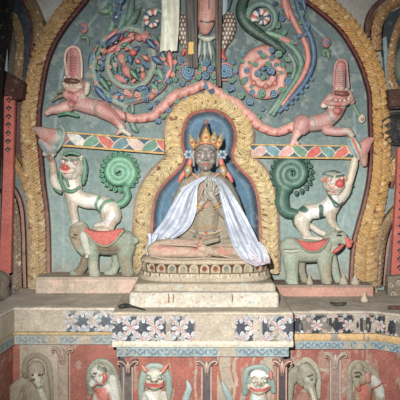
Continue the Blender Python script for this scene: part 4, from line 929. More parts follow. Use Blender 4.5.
curls([(94,60,3,'b'),(92.5,68,2.6,'p'),(93,77,2.8,'r'),(97,89,3,'r'),(103,96,2.8,'p'),(111,100,3.4,'b'),(117,97,2.6,'p'),(128,93,3.6,'p',9),(138,96,3.6,'p',9),(146,93,3,'b',9),(155,92,3.2,'r',8),(148,67,3,'b',9),(157,74,3,'g',9),(117,66,2.4,'p',10),(121,75,2.4,'b',10),(104,60,2.6,'b',9),(103,70,2.6,'n',9),(126,61,2.6,'g',10),(112,46,2.6,'n',10),(160,56,2.4,'n',9),(165,78,2.6,'b',8),(147,100,3,'b',6),(104,52,2.2,'p',10),(141,90,2.4,'b',9),(100,81,2.2,'b',9)], SLt)
rl_ = random.Random(5)
LC = [(lin((40,58,92)),CB[0]),(lin((52,86,70)),CG[0]),(lin((176,78,66)),SP),(lin((62,92,124)),CB[0]),(lin((88,122,100)),CG[0]),(lin((186,124,110)),SC)]
for R_, n_, w_, ph in ((30,17,3.6,.2),(35,15,3.0,.5),(16.5,10,2.8,.1),(9,6,2.8,.6)):
    for k in range(n_):
        a = 2*math.pi*k/n_+ph+rl_.uniform(-.12,.12); r1 = R_+rl_.uniform(-2,2); L_ = 4.5 if R_ > 12 else 3.4; tl = .55
        x, y = 131+r1*math.cos(a), 66+r1*math.sin(a)*1.02
        if (x-74)**2+(y-70)**2 < 18**2 or (x > 158 and y < 50) or y > 104: continue
        dx, dy = math.cos(a+math.pi/2-tl), math.sin(a+math.pi/2-tl); q = LC[rl_.randrange(6)]
        leafs([(x-dx*L_,y-dy*L_,x+dx*L_,y+dy*L_,w_*rl_.uniform(.8,1.1),6,q[0],q[1])], SLt)
    if R_ > 12:
        for k in range(n_+2):
            a = 2*math.pi*k/(n_+2)+ph+.3; r1 = R_+rl_.choice((-3.4,3.2)); x, y = 131+r1*math.cos(a), 66+r1*math.sin(a)
            if (x-74)**2+(y-70)**2 < 20**2 or (x > 158 and y < 50) or y > 102: continue
            curls([(x,y,rl_.uniform(1.8,2.5),rl_.choice('bgprbn'),8)], SLt)
SLb = thing('foliage_leaf', 'tall green and blue leaves rising to the top edge above the left scroll', 'carved leaf', KV([(112,40,0)])[0])
vine('green_stalk', [(104,44,4,3),(109,34,4,3.4),(113,24,4,3.2),(112,14,4,3),(107,7,4,2.4)], lin((96,140,120)), SLb, .8)
leafs([(112,12,98,13,3.4,6,lin((110,142,118)),None),(110,14,112,4,2.8,6,lin((80,128,104)),None),(118,34,128,8,4.6,6,lin((92,124,104)),None),(124,32,142,8,5,5,lin((74,110,96)),None),(116,28,122,4,3,7,lin((60,84,110)),CB[0]),(128,26,134,-6,4,5,lin((88,118,108)),None),(120,8,126,-8,3.6,6,lin((54,74,110)),CB[0]),(106,42,120,30,3,7,lin((196,88,76)),SP)], SLb)
curls([(117.5,20,5,'n',7),(116,11,3,'b',7),(124,14,3,'b',7),(119,3,3,'b',7),(128,20,2.4,'g',7)], SLb)
v,f = ball(117.5,19.5,9,2,.8); mesh_obj('white_core', KV(v), f, WHITE*.8, SLb, GL)
SLc = thing('foliage_leaf', 'small curl with red, white and blue stripes beside the pale hanging cloth', 'carved leaf', KV([(151,34,0)])[0])
vine('outer_ring', [(143,34,7,2.6),(144,22,7,2.8),(150,13,7,2.8),(158,11,7,2.6),(164,15,6,2)], lin((96,122,112)), SLc, .8)
striped_eye(153.5,22,8.5,3.4,5.2,5.2-5.2,SLc)

# long tails meeting over the halo arch
def scallop_tail(name, pts, par, lab):
    Q, u = resample(spline(pts, .8), .8)
    Q = Q.copy(); Q[:,3] *= (1+.045*np.sin(u*.9))*(.95+.2*noise(u,u,7,3)); Q[:,1] += .5*np.sin(u*.31); V, Fc = tube(Q, 14, .75); i = np.arange(len(V))//14; k = np.arange(len(V))%14
    c = np.tile(lin((204,138,126)), (len(V),1)); c = c*(.8+.35*noise(V[:,0],V[:,1],4,2))[:,None]; c[(np.sin(u[i]*.62+V[:,1]*.2) < -.62)&(k>3)&(k<9)] = lin((172,92,80)); c[(k<2)|(k>12)] = lin((208,166,152))
    return mesh_obj(name, KV(V), Fc, c, par, GL, True, None, lab)
scallop_tail('tail', [(110,110,8,5),(118,114,7,4.2),(128,117.5,7,4),(142,119,7,4.2),(154,115.5,7,4.6),(164,107,7,4.6),(173,98,7,4.8),(184,92.5,7,4.8),(195,89,7,4.8),(204.5,84,7,4)], M1, None)
tube_obj('tail_band', [(126,113,9,1),(127,118,11.5,1),(125.5,122,9,1)], lin((130,100,96)), KV, M1, 7)
for q in ((158,121.5,3.2,'b'),(163.5,117,3,'g'),(169,110.5,3.2,'b'),(177,101,3.4,'g'),(150,107.5,3,'b'),(158,103,2.4,'n'),(166,98,2.8,'g'),(186,98.5,2.4,'b'),(174,90,3,'g')): curls([q+(7,)], M1, name='tail_curl')
scallop_tail('tail', [(206,85,7,4),(214,90,7,4.8),(222,96.5,7,4.8),(232,102,7,4.8),(241,108.5,7,4.8),(250,117.5,7,4.8),(259,126,7,4.6),(270,131.5,7,4.2),(282,131,7,4.2),(294,126,7,5)], M2, None)
for q in ((224,94,4,'g'),(230,89.5,4.2,'b'),(240.5,97,4,'g'),(249,103,3.6,'b'),(251,87.5,2.6,'g'),(235,105,3,'g'),(247,112,3,'b'),(258,117,2.8,'g'),(262,92.5,3,'g'),(245,81,3.4,'b'),(254,123.5,2.8,'b'),(262,109.5,2.6,'b')): curls([q+(7,)], M2, name='tail_curl')
organic('rear_fin', [[(126,100,3,3),(124,108,3,3),(130,118,3,3.4),(134,128,3,3.4),(137,131,3,2.4)],[(132,102,3,2),(133,112,3,2.2)]], lin((98,134,114)), [], KV, M1, .5, 2, GL, label='green fin behind the hind leg')

# rosettes below the bird figure
for lab, cx, cy, sg in (('pink rimmed blue spiral rosette below the left leg of the bird figure',188.5,72,1),('pink rimmed blue spiral rosette below the right leg of the bird figure',224.5,72,-1)):
    tR = thing('spiral_rosette', lab, 'carved rosette', KV([(cx, cy+12, 0)])[0])
    v, f = ball(cx, cy, 3, 10.5, .45); mesh_obj('rim', KV(v), f, SP, tR, GL)
    curl(cx, cy+1, 6, 8, CB[0], CB[1], KV, tR, 'spiral', turn=2.6, rot=1, hand=sg)
    curls([(cx-sg*10,cy-3,2.8,'g',6),(cx-sg*8,cy-9,2.8,'b',6),(cx+sg*9,cy-6,2.8,'g',6),(cx+sg*2,cy-11,2.6,'b',6),(cx-sg*6,cy+10,3,'g',6),(cx+sg*5,cy+10,2.8,'b',6),(cx+sg*10.5,cy+2,2.2,'r',6)], tR)
RC = thing('foliage_cluster', 'small cluster of green and blue curls at the top centre over the halo arch', 'carved leaves', KV([(206,88,0)])[0])
curls([(201,70,4,'g',7),(211,70,4,'b',7),(206,77,4.4,'b',7),(198,78,3.4,'g',7),(214,78,3.6,'g',7),(207,64,4,'b',6),(199,86,2.8,'b',7),(206,88,3,'b',9),(212,92,3.4,'n',9),(216,84,3.2,'g',7),(204,70,2.6,'r',9),(194,83,2.8,'g',7),(182,84,3.2,'b',6),(176,80,3,'g',6),(233,80,3,'g',6),(236,72,2.8,'b',6)], RC)
VC = thing('foliage_cluster', 'red, green and blue leaves just below the pale hanging cloth', 'carved leaves', KV([(172,96,0)])[0])
leafs([(169,52,172,72,3.6,8,lin((200,84,74)),SP),(162,52,166,66,3.2,7,lin((56,88,74)),CG[0]),(172,68,164,84,3,7,lin((196,110,96)),SP),(176,56,172,84,2.6,5,lin((72,106,108)),None)], VC)
curls([(166,72,3,'b',7),(173,76,2.8,'r',7),(168,82,3,'b',7),(161,86,2.8,'g',7),(175,63,2.6,'r',7)], VC)

# ------------------------------------------------------------------ the bird figure (only its lower body is in the frame)
BG = thing('bird_figure', 'lower body of a pink bird figure with patterned thighs and striped tail feathers, top centre', 'statue', KV([(206,60,0)])[0])
organic('body', [[(207,-22,6,11),(207,-6,7,10.5),(207.5,10,8,10),(206,22,8,9.5),(205,30,7,6.5)],[(200,-10,7,8),(214,-10,7,8)]], lin((190,132,118)), [([(200,24),(207,25.5),(214,23.5)],.8,lin((40,60,58))),([(209,2),(209,12)],.9,lin((120,80,70))),([(204,-2),(211,-1)],3,lin((70,60,56)),2)], KV, BG, .5, 3, GL, .8)
def dots(P):
    c = np.tile(lin((104,78,66)), (len(P),1)); x = P[:,0]/3.4; y = P[:,1]/4.2; k = np.floor(y).astype(int); dx = (x+.5*(k%2))%1-.5; dy = y%1-.5
    m_ = (dx**2*1.6+dy**2) < .13; c[m_] = lin((196,184,164)); return c
organic('thigh', [[(184,20,6,5),(183,28,7,7.5),(184,36,7,7.5),(187,46,6,5),(188,52,6,3)]], PINK, [], KV, BG, .45, 2, GL, .8, cf=dots, label='speckled left thigh')
organic('thigh', [[(229,18,6,5),(229,26,7,7.5),(227,35,7,7.5),(223,45,6,5),(222,52,6,3)]], PINK, [], KV, BG, .45, 2, GL, .8, cf=dots, label='speckled right thigh')
for pts in ([(188,50,6,2.6),(189,57,7,3),(192,62,7,2)],[(222,50,6,2.6),(222,57,7,3),(225,60,7,1.6)],[(185,48,6,2),(183,55,6,2)]): organic('claw', [pts], lin((186,72,60)), [], KV, BG, .42, 1, GL, label='red claw')
for k in range(6):
    x = 198+k*3.4; V,Fc,cc = leafshape(205+(k-2.5)*1.6,36,x,61,1.9,6,lin((96,128,122)) if k%2 else lin((170,172,160)),mid=lin((60,90,92)) if k%2 else None,bulge=.9,pw=1.3); mesh_obj('tail_feather', KV(V), Fc, cc, BG, GL)
organic('tail_tuft', [[(200,38,8,2.6),(207,41,9,3),(214,38,8,2.6)]], lin((176,174,160)), [([(200,38),(214,38)],.7,lin((80,110,106)))], KV, BG, .45, 1, GL)
organic('ribbon', [[(222,-14,8,3),(224,0,8,3.6),(224,12,8,3),(221,17,8,1.6)]], lin((140,158,170)), [], KV, BG, .5, 2, GL, .6, label='pale blue ribbon')
organic('ribbon', [[(231,-8,5,2),(229,4,5,2.6),(225,16,5,2)]], lin((44,74,74)), [], KV, BG, .5, 2, GL, .6, label='dark green ribbon')

# hanging cloth strips
KH = K(.28)
def strip(lab, pts, w0, w1, col, col2, folds, ragged=0, m=CL, seed=0):
    A = [(x-w0*(1-i/(len(pts)-1))-w1*i/(len(pts)-1), y) for i,(x,y) in enumerate(pts)]; B = [(x+w0*(1-i/(len(pts)-1))+w1*i/(len(pts)-1), y) for i,(x,y) in enumerate(pts)]
    n = 90
    def hf(t, s): return 1.6*np.sin(s*math.pi*folds+t*2+seed)+.8*np.sin(s*math.pi*folds*2.3-t*5)+1.2*(fbm(s*20,t*60,9,seed)-.5)
    def cf(V, T, S):
        c = col*(1-(noise(S*8,T*30,2.2,seed)>.62)[:,None]*.0); nz = fbm(S*14,T*50,6,seed)[:,None]; return col*(nz*.9+.4).clip(0,1)+col2*(1-(nz*.9+.4).clip(0,1))
    o = cloth_patch('cloth_strip', A, B, n, KH, None, col, hf, m, .5, None, True, cf, 22)
    if ragged:
        me = o.data
        for v in me.vertices:
            p = KH.inv((np.array(v.co[:])+ORG[o.name])[None])[0]; yb = pts[-1][1]
            if p[1] > yb-8: v.co.z -= .01*ragged*(noise(np.array([p[0]*2.2]),np.array([3.]),2.,seed)[0]-.3)*(p[1]-yb+8)/8
    return tag(o, lab, 'cloth', None)
strip('pale yellowish white cloth strip hanging from the top left of centre', [(170.5,-30),(170.5,-10),(170.5,10),(170,30),(168.5,50)], 9.2, 8.6, lin((206,206,186)), lin((142,140,114)), 1.7, 4, SI, 1)
strip('broad dark grey dusty cloth strip hanging before the bird figure', [(191,-30),(191,0),(191.5,30),(192,48),(193,67)], 6.8, 5.0, lin((98,92,88)), lin((70,66,64)), 2.2, 3, CL, 4)
strip('narrow brown-grey cloth strip hanging right of the bird figure tail', [(218.5,-30),(218.5,0),(218.5,30),(218,60),(218.5,86)], 3.8, 2.6, lin((104,92,84)), lin((76,68,62)), 1.4, 3, CL, 7)
yt = slab('paper_tag', [(188.5,43),(191,42.2),(194,43),(193.4,48),(194,54),(191.5,55),(188,54.5),(188.6,49)], 2.6, 3.3, lin((206,166,70)), KH, None, CL, bev=.2); tag(yt, 'small yellow tag stuck to the dark grey hanging cloth', 'tag')
# ------------------------------------------------------------------ plinth, lotus seat, statue
ZM_ = ZM
def zt(py, D): return zat(py, D)
pn = thing('plinth', 'whitish clay block plinth with stepped edge on the altar base, under the lotus seat', 'plinth', (0, -.7, ZM))
def stonec(sd, c0=STONE, c1=lin((196,194,184))):
    def f(V):
        n = fbm(V[:,0]*100, V[:,2]*100+V[:,1]*60, 12, sd)[:,None]; n2 = fbm(V[:,0]*100, V[:,2]*100, 4, sd+4)[:,None]
        c = c0*(1-n)+c1*n; c = np.where(n2>.76, lin((166,142,118)), c); c = np.where((n2<.27), lin((160,176,176)), c); return c
    return f
def blockgrid(name, x0, x1, yb, Df, z0, z1, cf, par, r=.012, sd=0):
    """clay block with a dense uneven front and top"""
    prof = [(0,z0,yb),(0,z0,Df)]
    pts = [(Df, z) for z in np.linspace(z0, z1-r, 16)]+[(Df-r*(1-math.cos(a)), z1-r+r*math.sin(a)) for a in np.linspace(.3, math.pi/2, 4)]+[(d, z1) for d in np.linspace(Df-r, yb, 14)[1:]]+[(yb, z0)]
    xs = np.r_[x0, x0+r*.3, np.linspace(x0+r, x1-r, 160), x1-r*.3, x1]; m_ = len(pts); V = []
    for i, x in enumerate(xs):
        e = 0 if 2 <= i < len(xs)-2 else (.35*r if i in (1, len(xs)-2) else r)
        for (D_, z) in pts: V.append((x, -(D_-(e if D_ > yb+.01 else 0)), z-(e if z > z0+r*2 else 0)))
    V = np.array(V); nz = (fbm(V[:,0]*100, V[:,2]*100+V[:,1]*80, 7, sd)-.5); V[:,1] -= nz*.012; V[:,2] += nz*.006
    Fc = [(i*m_+j, (i+1)*m_+j, (i+1)*m_+(j+1)%m_, i*m_+(j+1)%m_) for i in range(len(xs)-1) for j in range(m_)]
    Fc.append(tuple(range(m_))); Fc.append(tuple(range(len(xs)*m_-1, (len(xs)-1)*m_-1, -1)))
    return mesh_obj(name, V, Fc, cf(V), par, ST, True)
zp0, zp1, zp2 = ZM, zat(292.5,1.05), zat(283.5,.97)
blockgrid('lower_block', xat(129,1.05), xat(279,1.05), .2, 1.05, zp0-.004, zp1, stonec(11), pn, .02, 3)
blockgrid('upper_step', xat(134,.98), xat(276,.98), .22, .98, zp1-.01, zp2, stonec(5, lin((160,148,128)), lin((178,168,148))), pn, .025, 5)
for x, a0 in ((168.5,293.5),(173,294),(232,294)): tube_obj('drip_stain', [(x,a0,0,.5),(x+.4,a0+4,0.2,.6),(x,a0+9,0,.35)], lin((130,84,50)), K(1.052), pn, 6)

lt = thing('lotus_seat', 'clay lotus seat with rows of petals beneath the seated statue', 'lotus seat', (xat(205,.68), -.6, zp2))
cx0, cyD, rxL, ryL = xat(204.5,.68), .56, .585, .36
def ell(rings, name, col, par, cols=None, m=ST, n=96):
    V, c = [], []
    for k, (z, f) in enumerate(rings):
        for i in range(n):
            a = 2*math.pi*i/n; e = 3.0; ca, sa = math.cos(a), math.sin(a); q = (abs(ca)**e+abs(sa)**e)**(-1/e)
            V.append((cx0+rxL*f*ca*q, -(cyD+(ryL-(1-f)*rxL)*sa*q), z)); c.append(cols[k] if cols else col)
    N = len(rings); Fc = [(r*n+i, r*n+(i+1)%n, (r+1)*n+(i+1)%n, (r+1)*n+i) for r in range(N-1) for i in range(n)]
    Fc.append(tuple(range(n-1,-1,-1))); Fc.append(tuple(range((N-1)*n, N*n)))
    return mesh_obj(name, np.array(V), Fc, np.array(c), par, m, True)
z0 = zp2; H1 = .205
zc_ = z0+.075
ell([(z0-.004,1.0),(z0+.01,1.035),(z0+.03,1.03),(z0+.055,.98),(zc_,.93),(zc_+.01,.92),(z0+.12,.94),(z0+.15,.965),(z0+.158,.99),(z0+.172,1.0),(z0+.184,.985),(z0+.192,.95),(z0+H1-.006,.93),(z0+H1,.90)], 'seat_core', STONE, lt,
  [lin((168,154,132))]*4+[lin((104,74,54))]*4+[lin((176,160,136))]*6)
ztop = z0+H1
def on_ell(a, f, z):
    e = 3.0; ca, sa = math.cos(a), math.sin(a); q = (abs(ca)**e+abs(sa)**e)**(-1/e)
    return np.array([cx0+rxL*f*ca*q, -(cyD+(ryL-(1-f)*rxL)*sa*q), z])
def petal3(a, f, zb, zt_, wd, col, rim, core, up, nm='petal', thick=.022):
    """a rounded petal standing on the drum at angle a"""
    P0 = on_ell(a, f, 0); P1 = on_ell(a+.01, f, 0); tn = P1-P0; tn /= np.linalg.norm(tn); nr = np.array([tn[1], -tn[0], 0]); 
    if nr[1] > 0 and abs(nr[1]) > .05 and P0[1] < -cyD: nr = -nr
    V, c = [], []; nu, nv = 11, 9
    for i in range(nu):
        t = i/(nu-1)
        for j in range(nv):
            s = -1+2*j/(nv-1); ww = wd*math.sqrt(max(0.02, 1-(max(0, t-.35)/.66)**2.4))
            tt = t if up else 1-t
            r_ = math.sqrt(s*s*.8+(t*1.9-.95)**2*.8); rim_ = (abs(s) > .72 or t > .86)
            out = thick*(1-.5*s*s)*(.6+.5*math.sin(t*math.pi*.9))+(.007 if rim_ else 0)-(.004 if r_ < .4 else 0)
            V.append(P0+tn*s*ww+nr*out+np.array([0,0,zb+(zt_-zb)*tt])); c.append(rim if rim_ else (core if r_ < .52 else col))
    B = [v-nr*.03 for v in V]; N0 = len(V); V = np.array(V+B); c = np.array(c+c)
    f = gridfaces(nu, nv); Fc = [tuple(q) for q in f.tolist()]+[tuple(q[::-1]) for q in (f+N0).tolist()]
    ring = [i*nv for i in range(nu)]+[(nu-1)*nv+j for j in range(1, nv)]+[i*nv+nv-1 for i in range(nu-2,-1,-1)]+[j for j in range(nv-2,0,-1)]
    k = len(ring); Fc += [(ring[(i+1)%k], ring[i], ring[i]+N0, ring[(i+1)%k]+N0) for i in range(k)]
    return mesh_obj(nm, V, Fc, c, lt, ST, True)
# even spacing along the visible side
aa = np.linspace(math.pi*-.04, math.pi*1.04, 800); pe = np.array([on_ell(a, 1, 0) for a in aa]); dd = np.r_[0, np.cumsum(np.linalg.norm(np.diff(pe,axis=0),axis=1))]
nP = 17; corec = [lin((140,136,122)), lin((128,72,50)), lin((150,138,116)), lin((104,116,106)), lin((112,58,44))]
for k in range(nP):
    a = np.interp((k+.5)/nP*dd[-1], dd, aa); x = on_ell(a,1,0)[0]
    cc_ = corec[(k*3)%5]
    petal3(a, .945, zc_+.004, z0+.155, .040, lin((160,142,112)), lin((176,162,136)), cc_, True, 'upper_petal', .016)
for k in range(nP+2):
    a = np.interp((k+.5)/(nP+2)*dd[-1], dd, aa)
    petal3(a, .97, z0+.004, zc_-.002, .040, lin((172,158,134)), lin((184,170,146)), lin((164,148,124)), False, 'lower_petal', .024)

KS = K(.68); zs = KS.s
SKIN = lin((136,128,116)); DUST = lin((140,130,110))
# level of the seat in statue pixels
ys = HOR+(ZC-ztop)*100/zs
B_ = thing('deity_statue', 'seated grey-faced deity statue with gilt leaf crown, hands joined at the chest', 'statue', (xat(205,.68), -.60, ztop))
yl = ys-5.8
bl = [
 [(205,yl,-4,12),(205,226,-6,15.5),(206,214,-6,16),(206,200,-6,16),(206,188,-7,15),(206,180,-8,11)],
 [(190,205,-7,9),(189,222,-6,9.5),(188,236,-5,10)],[(222,205,-7,9),(223,222,-6,9.5),(224,236,-5,10)],
 [(190,184,-7,8),(196,181,-7,8),(206,178,-7,7),(216,181,-7,8),(224,185,-7,8)],
 [(206,180,-6,5.6),(205.5,170,-4,5.4),(205.5,164,-3,6)],
 # arms
 [(187,185,-7,7.4),(180,198,-6,6.6),(175,212,-4,6),(175,222,0,5.6)],[(175,222,0,5.4),(184,219,6,4.8),(192,213,9,4),(199,207,11,3.4)],
 [(226,186,-7,7.4),(233,198,-6,6.4),(238,212,-4,6),(238,221,0,5.6)],[(238,221,0,5.4),(229,218,6,4.8),(222,212,9,4),(217,206,11,3.4)],
 # hips and crossed legs
 [(188,yl-3,-4,10),(205,yl-2,-5,11),(222,yl-3,-4,10)],
 [(190,yl-4,0,9),(172,yl-4,6,9),(160,yl-3,10,8.4),(155,yl-1,12,7.4)],
 [(155,yl,13,6.8),(170,yl+.5,18,6.4),(186,yl+.2,20,5.8),(200,yl+.8,20,4.8),(210,yl+1.5,19,4)],
 [(220,yl-4,0,9),(238,yl-4,6,9),(250,yl-3,10,8.4),(256,yl-1,12,7.4)],
 [(256,yl,13,6.8),(240,yl+.5,18,6.4),(225,yl,20,5.8),(212,yl-1,22,4.6),(200,yl-4,23,3.6)],
]
bp1 = [([(152,yl),(168,yl-3),(186,yl-4),(204,yl-1)],7.5,lin((178,148,128)),3),([(158,yl-4),(176,yl-4)],2.4,lin((184,132,118)),4),([(222,yl+2),(240,yl+1),(258,yl)],8,lin((172,144,124)),3),
 ([(195,yl-3),(199,yl-7)],1.8,lin((180,108,94)),2),([(218,yl-2),(226,yl)],2.4,lin((180,114,100)),3),([(206,188),(204,202)],5,lin((188,124,108)),3),
 ([(196,228),(206,226),(218,228)],1.2,lin((150,120,90)),1),([(230,184),(238,208)],7,lin((110,112,104)),3),([(180,186),(174,212)],5,lin((132,128,110)),3)]
organic('body', bl, DUST, bp1, KS, B_, .6, 4, ST, .9, seed=21, disp=lambda P: .35*np.sin((P[:,1]*.9+P[:,0]*.12))*(P[:,1]>238)*(abs(P[:,0]-205)>12))
# garment folds across the legs
for pts in ([(152,yl+4,17,.9),(168,yl+6,22,1),(190,yl+6,23,1),(208,yl+5,23,.8)],[(254,yl+4,18,.9),(240,yl+6,22,1),(222,yl+6,24,1),(208,yl+5,24,.8)],[(160,yl-8,16,.9),(176,yl-7,17,1),(196,yl-6,20,1),(206,yl-2,24,.9)],[(198,yl-8,22,.8),(206,yl-6,24,.9),(208,yl,25,.9),(204,yl+4,24,.8)],[(219,yl-6,22,.8),(226,yl-2,24,.8),(236,yl+2,24,.9),(248,yl+3,22,.8)],[(213,yl-2,24,.8),(220,yl+2,25.5,.8),(232,yl+5,24,.9)]):
    tube_obj('garment_fold', pts, lin((166,150,126)), KS, B_, 8, m=ST)
organic('foot', [[(205,yl-9,20,2.6),(211,yl-11,21,2.8),(217,yl-12,20,2.4)]], DUST, [], KS, B_, .45, 2, ST)
organic('belt', [[(190,yl-20,5,1.6),(198,yl-18,8,1.7),(206,yl-17,9,1.9),(214,yl-18,8,1.7),(221,yl-20,5,1.6)],[(206,yl-17,9,2.8)]], lin((170,152,122)), [((206,yl-18),1.6,lin((176,76,64)))], KS, B_, .45, 1, ST)
for x, y, c in ((194,yl-15,'g'),(200,yl-13,'r'),(212,yl-13,'r'),(218,yl-15,'g'),(206,yl-11,'r'),(197,yl-19,'b'),(214,yl-20,'b')):
    v,f = ball(x,y,9,1.5,.7); mesh_obj('belt_jewel', KS(v), f, {'g':lin((90,120,110)),'r':lin((170,84,70)),'b':lin((90,116,140))}[c], B_, GL)

# head
hd = B_
SK = lin((124,116,108))
hs = [[(205.5,150,0,11.6),(205.5,154,0.5,11.2)],[(205.5,160,1.5,8.8),(205.5,164,3,5.6)],[(199.5,158.5,5,4.2)],[(211.5,158.5,5,4.2)],
 [(199,149,9.0,1.6),(202,148.3,9.6,1.5)],[(212,149,9.0,1.6),(209,148.3,9.6,1.5)],
 [(205.5,149.5,11.2,1.3),(205.5,154,13.2,1.5),(205.5,156.6,14.2,1.9)],[(203.6,157,12,1.3)],[(207.4,157,12,1.3)],
 [(203,161.5,10.6,1.0),(205.5,161,11.6,1.2),(208,161.5,10.6,1.0)],[(203.6,162.9,10.3,1.0),(207.4,162.9,10.3,1.0)],
 [(205.5,165.5,7.5,3)]]
hp = [([(197,149.4),(200,147.6),(203.6,148.6)],.55,lin((70,62,58))),([(207.6,148.6),(211,147.6),(214.4,149.4)],.55,lin((70,62,58))),
  ([(198.2,152.6),(200.6,152),(203,152.8)],1.0,lin((176,150,142))),([(208,152.8),(210.4,152),(213,152.6)],1.0,lin((176,150,142))),
  ([(198,151.6),(200.6,151),(203.4,152)],.4,lin((60,50,48))),([(207.6,152),(210.4,151),(213.2,151.6)],.4,lin((60,50,48))),
  ([(200.8,152.3),(200.9,152.5)],.7,lin((110,66,60))),([(210.5,152.3),(210.6,152.5)],.7,lin((110,66,60))),
  ([(202.4,162),(205.5,161.8),(208.6,162)],1.1,lin((176,84,78))),([(203,141),(212,142),(214,144)],2.4,lin((146,156,164)),2)]
def shifted(F, dy):
    g = lambda P: F(np.atleast_2d(np.asarray(P, float))+np.array([0, dy, 0]))
    g.s = F.s; g.D = F.D; g.inv = lambda V: F.inv(V)-np.array([0, dy, 0]); return g
KSH = shifted(KS, 2.6)
organic('head', hs, SK, hp, KSH, hd, .34, 2, GL, .95, seed=23)
for s_ in (-1, 1):
    x = 205.5+s_*12
    organic('ear', [[(x,149,0,2),(x+s_*.8,153,0,2.2),(x,158,0,1.8),(x-s_*.3,163,0,1.4)]], SK, [], KSH, hd, .42, 1, GL)
    xe = 205.5+s_*17
    tE = [(*ball(xe+3.2*math.cos(a_2), 152+3.2*math.sin(a_2), 1, 1.9, .6), lin((130,150,160))) for a_2 in np.linspace(0,2*math.pi,7)[:6]]+[(*ball(xe,152,2.4,1.5,.7), lin((60,90,130)))]
    V,Fc,cc = join(tE); mesh_obj('ear_rosette', KSH(V), Fc, cc, hd, GL, label='pale blue flower earring')
    organic('ribbon', [[(205.5+s_*15,156,-1,2.6),(205.5+s_*16.5,162,-1,2.8),(205.5+s_*19.5,168,1,2.8),(205.5+s_*24,174,2,2.2),(205.5+s_*26.5,179,1,1.5)]], lin((196,84,70)), [], KSH, hd, .42, 2, GL, .6, label='red side ribbon')
    xs_ = 205.5+s_*16.5
    V,Fc,cc = leafshape(xs_-s_*.5,161.5,xs_+s_*2.5,175.5,4.2,5,lin((170,132,72)),bulge=.45); mesh_obj('shoulder_ornament', KSH(V), Fc, cc, hd, GI)
    v,f = ball(xs_+s_*1,168,7.5,2,.7); mesh_obj('shoulder_gem', KSH(v), f, lin((150,180,190)), hd, GL)
organic('hair_bun', [[(205,141,-2,8),(205,135,-2,7),(205,129,-2,5.2),(205.5,123,-1,3)]], lin((78,76,78)), [], KSH, hd, .5, 2, ST)
organic('bun_tip', [[(205.5,121.5,-1,2.2),(206,118,-1,1.4)]], lin((150,82,66)), [], KSH, hd, .42, 1, GL)
cr = organic('crown', [[(193,146,4,1.6),(197,142.4,8,1.7),(205.5,140.4,10.5,1.8),(214,142.4,8,1.7),(218,146,4,1.6)]], lin((178,128,78)), [([(198,142),(212,142)],.8,lin((170,90,78)))], KSH, hd, .42, 1, GI)
ORG[cr.name] = ORG[hd.name]
for (x0,y0,x1,y1,w_,h,g) in ((194,146,190,131.5,3.2,6,'r'),(205.5,143,206,125,5.0,9,'r'),(212,143.5,215,129,3.8,7.5,'b'),(217,146,221.5,131.5,3.4,5.5,'r'),(199,142,198.5,134,2.2,7,'b')):
    V,Fc,cc = leafshape(x0,y0,x1,y1,w_,h,lin((178,136,70)),bulge=.35,pw=.7); lf = mesh_obj('crown_leaf', KSH(V), Fc, cc, hd, GI)
    mx_, my_ = x0+(x1-x0)*.42, y0+(y1-y0)*.42
    v,f = ball(mx_,my_,h+2.2,1.5 if w_>3 else 1,.7); mesh_obj('crown_jewel', KSH(v), f, lin((176,70,60)) if g=='r' else lin((84,120,150)), hd, GL)
    v,f = ball(x0+(x1-x0)*.68,y0+(y1-y0)*.68,h+1.8,.9,.7); mesh_obj('crown_jewel', KSH(v), f, lin((92,130,150)), hd, GL)
organic('collar', [[(193,174,2,1.6),(199,178,5,1.6),(205.5,179.5,6.5,1.6),(212,178,5,1.6),(218,174,2,1.6)]], lin((182,128,104)), [], KS, hd, .42, 1, GL)

# hands joined before the chest
def hand(name, wr, palm, fingers, thumb):
    st = [[(*wr,3.1),(*palm[0],3.6),(*palm[1],3.8),(*palm[2],3.5)]]+fingers+[thumb]
    return organic(name, st, lin((140,134,120)), [], KS, hd, .34, 2, GL, .75)
hand('hand', (216.5,205,12), [(214,200,13.5),(211,195,14.5),(209,190,15)],
  [[(206,191,16,1.5),(205,186,17,1.4),(205.5,181,17,1.25),(206.5,178,16.5,1.1)],[(208.6,189.5,17,1.5),(208.2,184,18,1.4),(208,179,18,1.25),(208.2,176,17.5,1.1)],
   [(211,190,17,1.5),(211,185,18,1.4),(210.6,180.5,18,1.2),(210.4,178,17.5,1.05)],[(213,192,16,1.4),(213.6,188,17,1.25),(213.4,184,17,1.1),(213,182,16.6,1.0)]],
  [(212,199,15.5,1.8),(208,197,18,1.7),(205.5,193.5,19,1.5),(205,190,19,1.2)])
hand('hand', (199,207,12), [(202,202,11),(205,198,10.5),(208,194,10.5)],
  [[(210,192,10,1.5),(213.5,188,11,1.4),(215.4,184,12,1.25),(215.8,181,12.4,1.1)],[(211,193.5,10,1.5),(215.6,190,11,1.4),(217.8,186.5,12,1.2),(218.2,184,12.4,1.05)],
   [(211,196,10,1.4),(216.4,193.5,11,1.3),(218.8,190.5,12,1.15),(219.2,188.5,12.4,1.0)],[(207,191,9.5,1.5),(209,186,10,1.4),(212,182,10.6,1.2),(213.2,179.6,11,1.05)]],
  [(203,199,13,1.8),(201,195,14.5,1.6),(201.8,191,15.5,1.4),(203,188.4,15.8,1.2)])
for cx_, cy_, ang in ((199.5,206,.6),(217,205,-.6)):
    for o_ in (-1.1, 1.1):
        t = np.linspace(0, 2*math.pi, 22); r_ = 3.9
        Q = np.stack([cx_+o_*math.sin(ang)*-1+r_*np.cos(t)*math.cos(ang), cy_+o_+r_*np.cos(t)*math.sin(ang), 11.5+3.4*np.sin(t), 0*t+.75],1); V,Fc = tube(Q,7); mesh_obj('bracelet', KS(V), Fc, lin((200,150,80)), hd, GI)

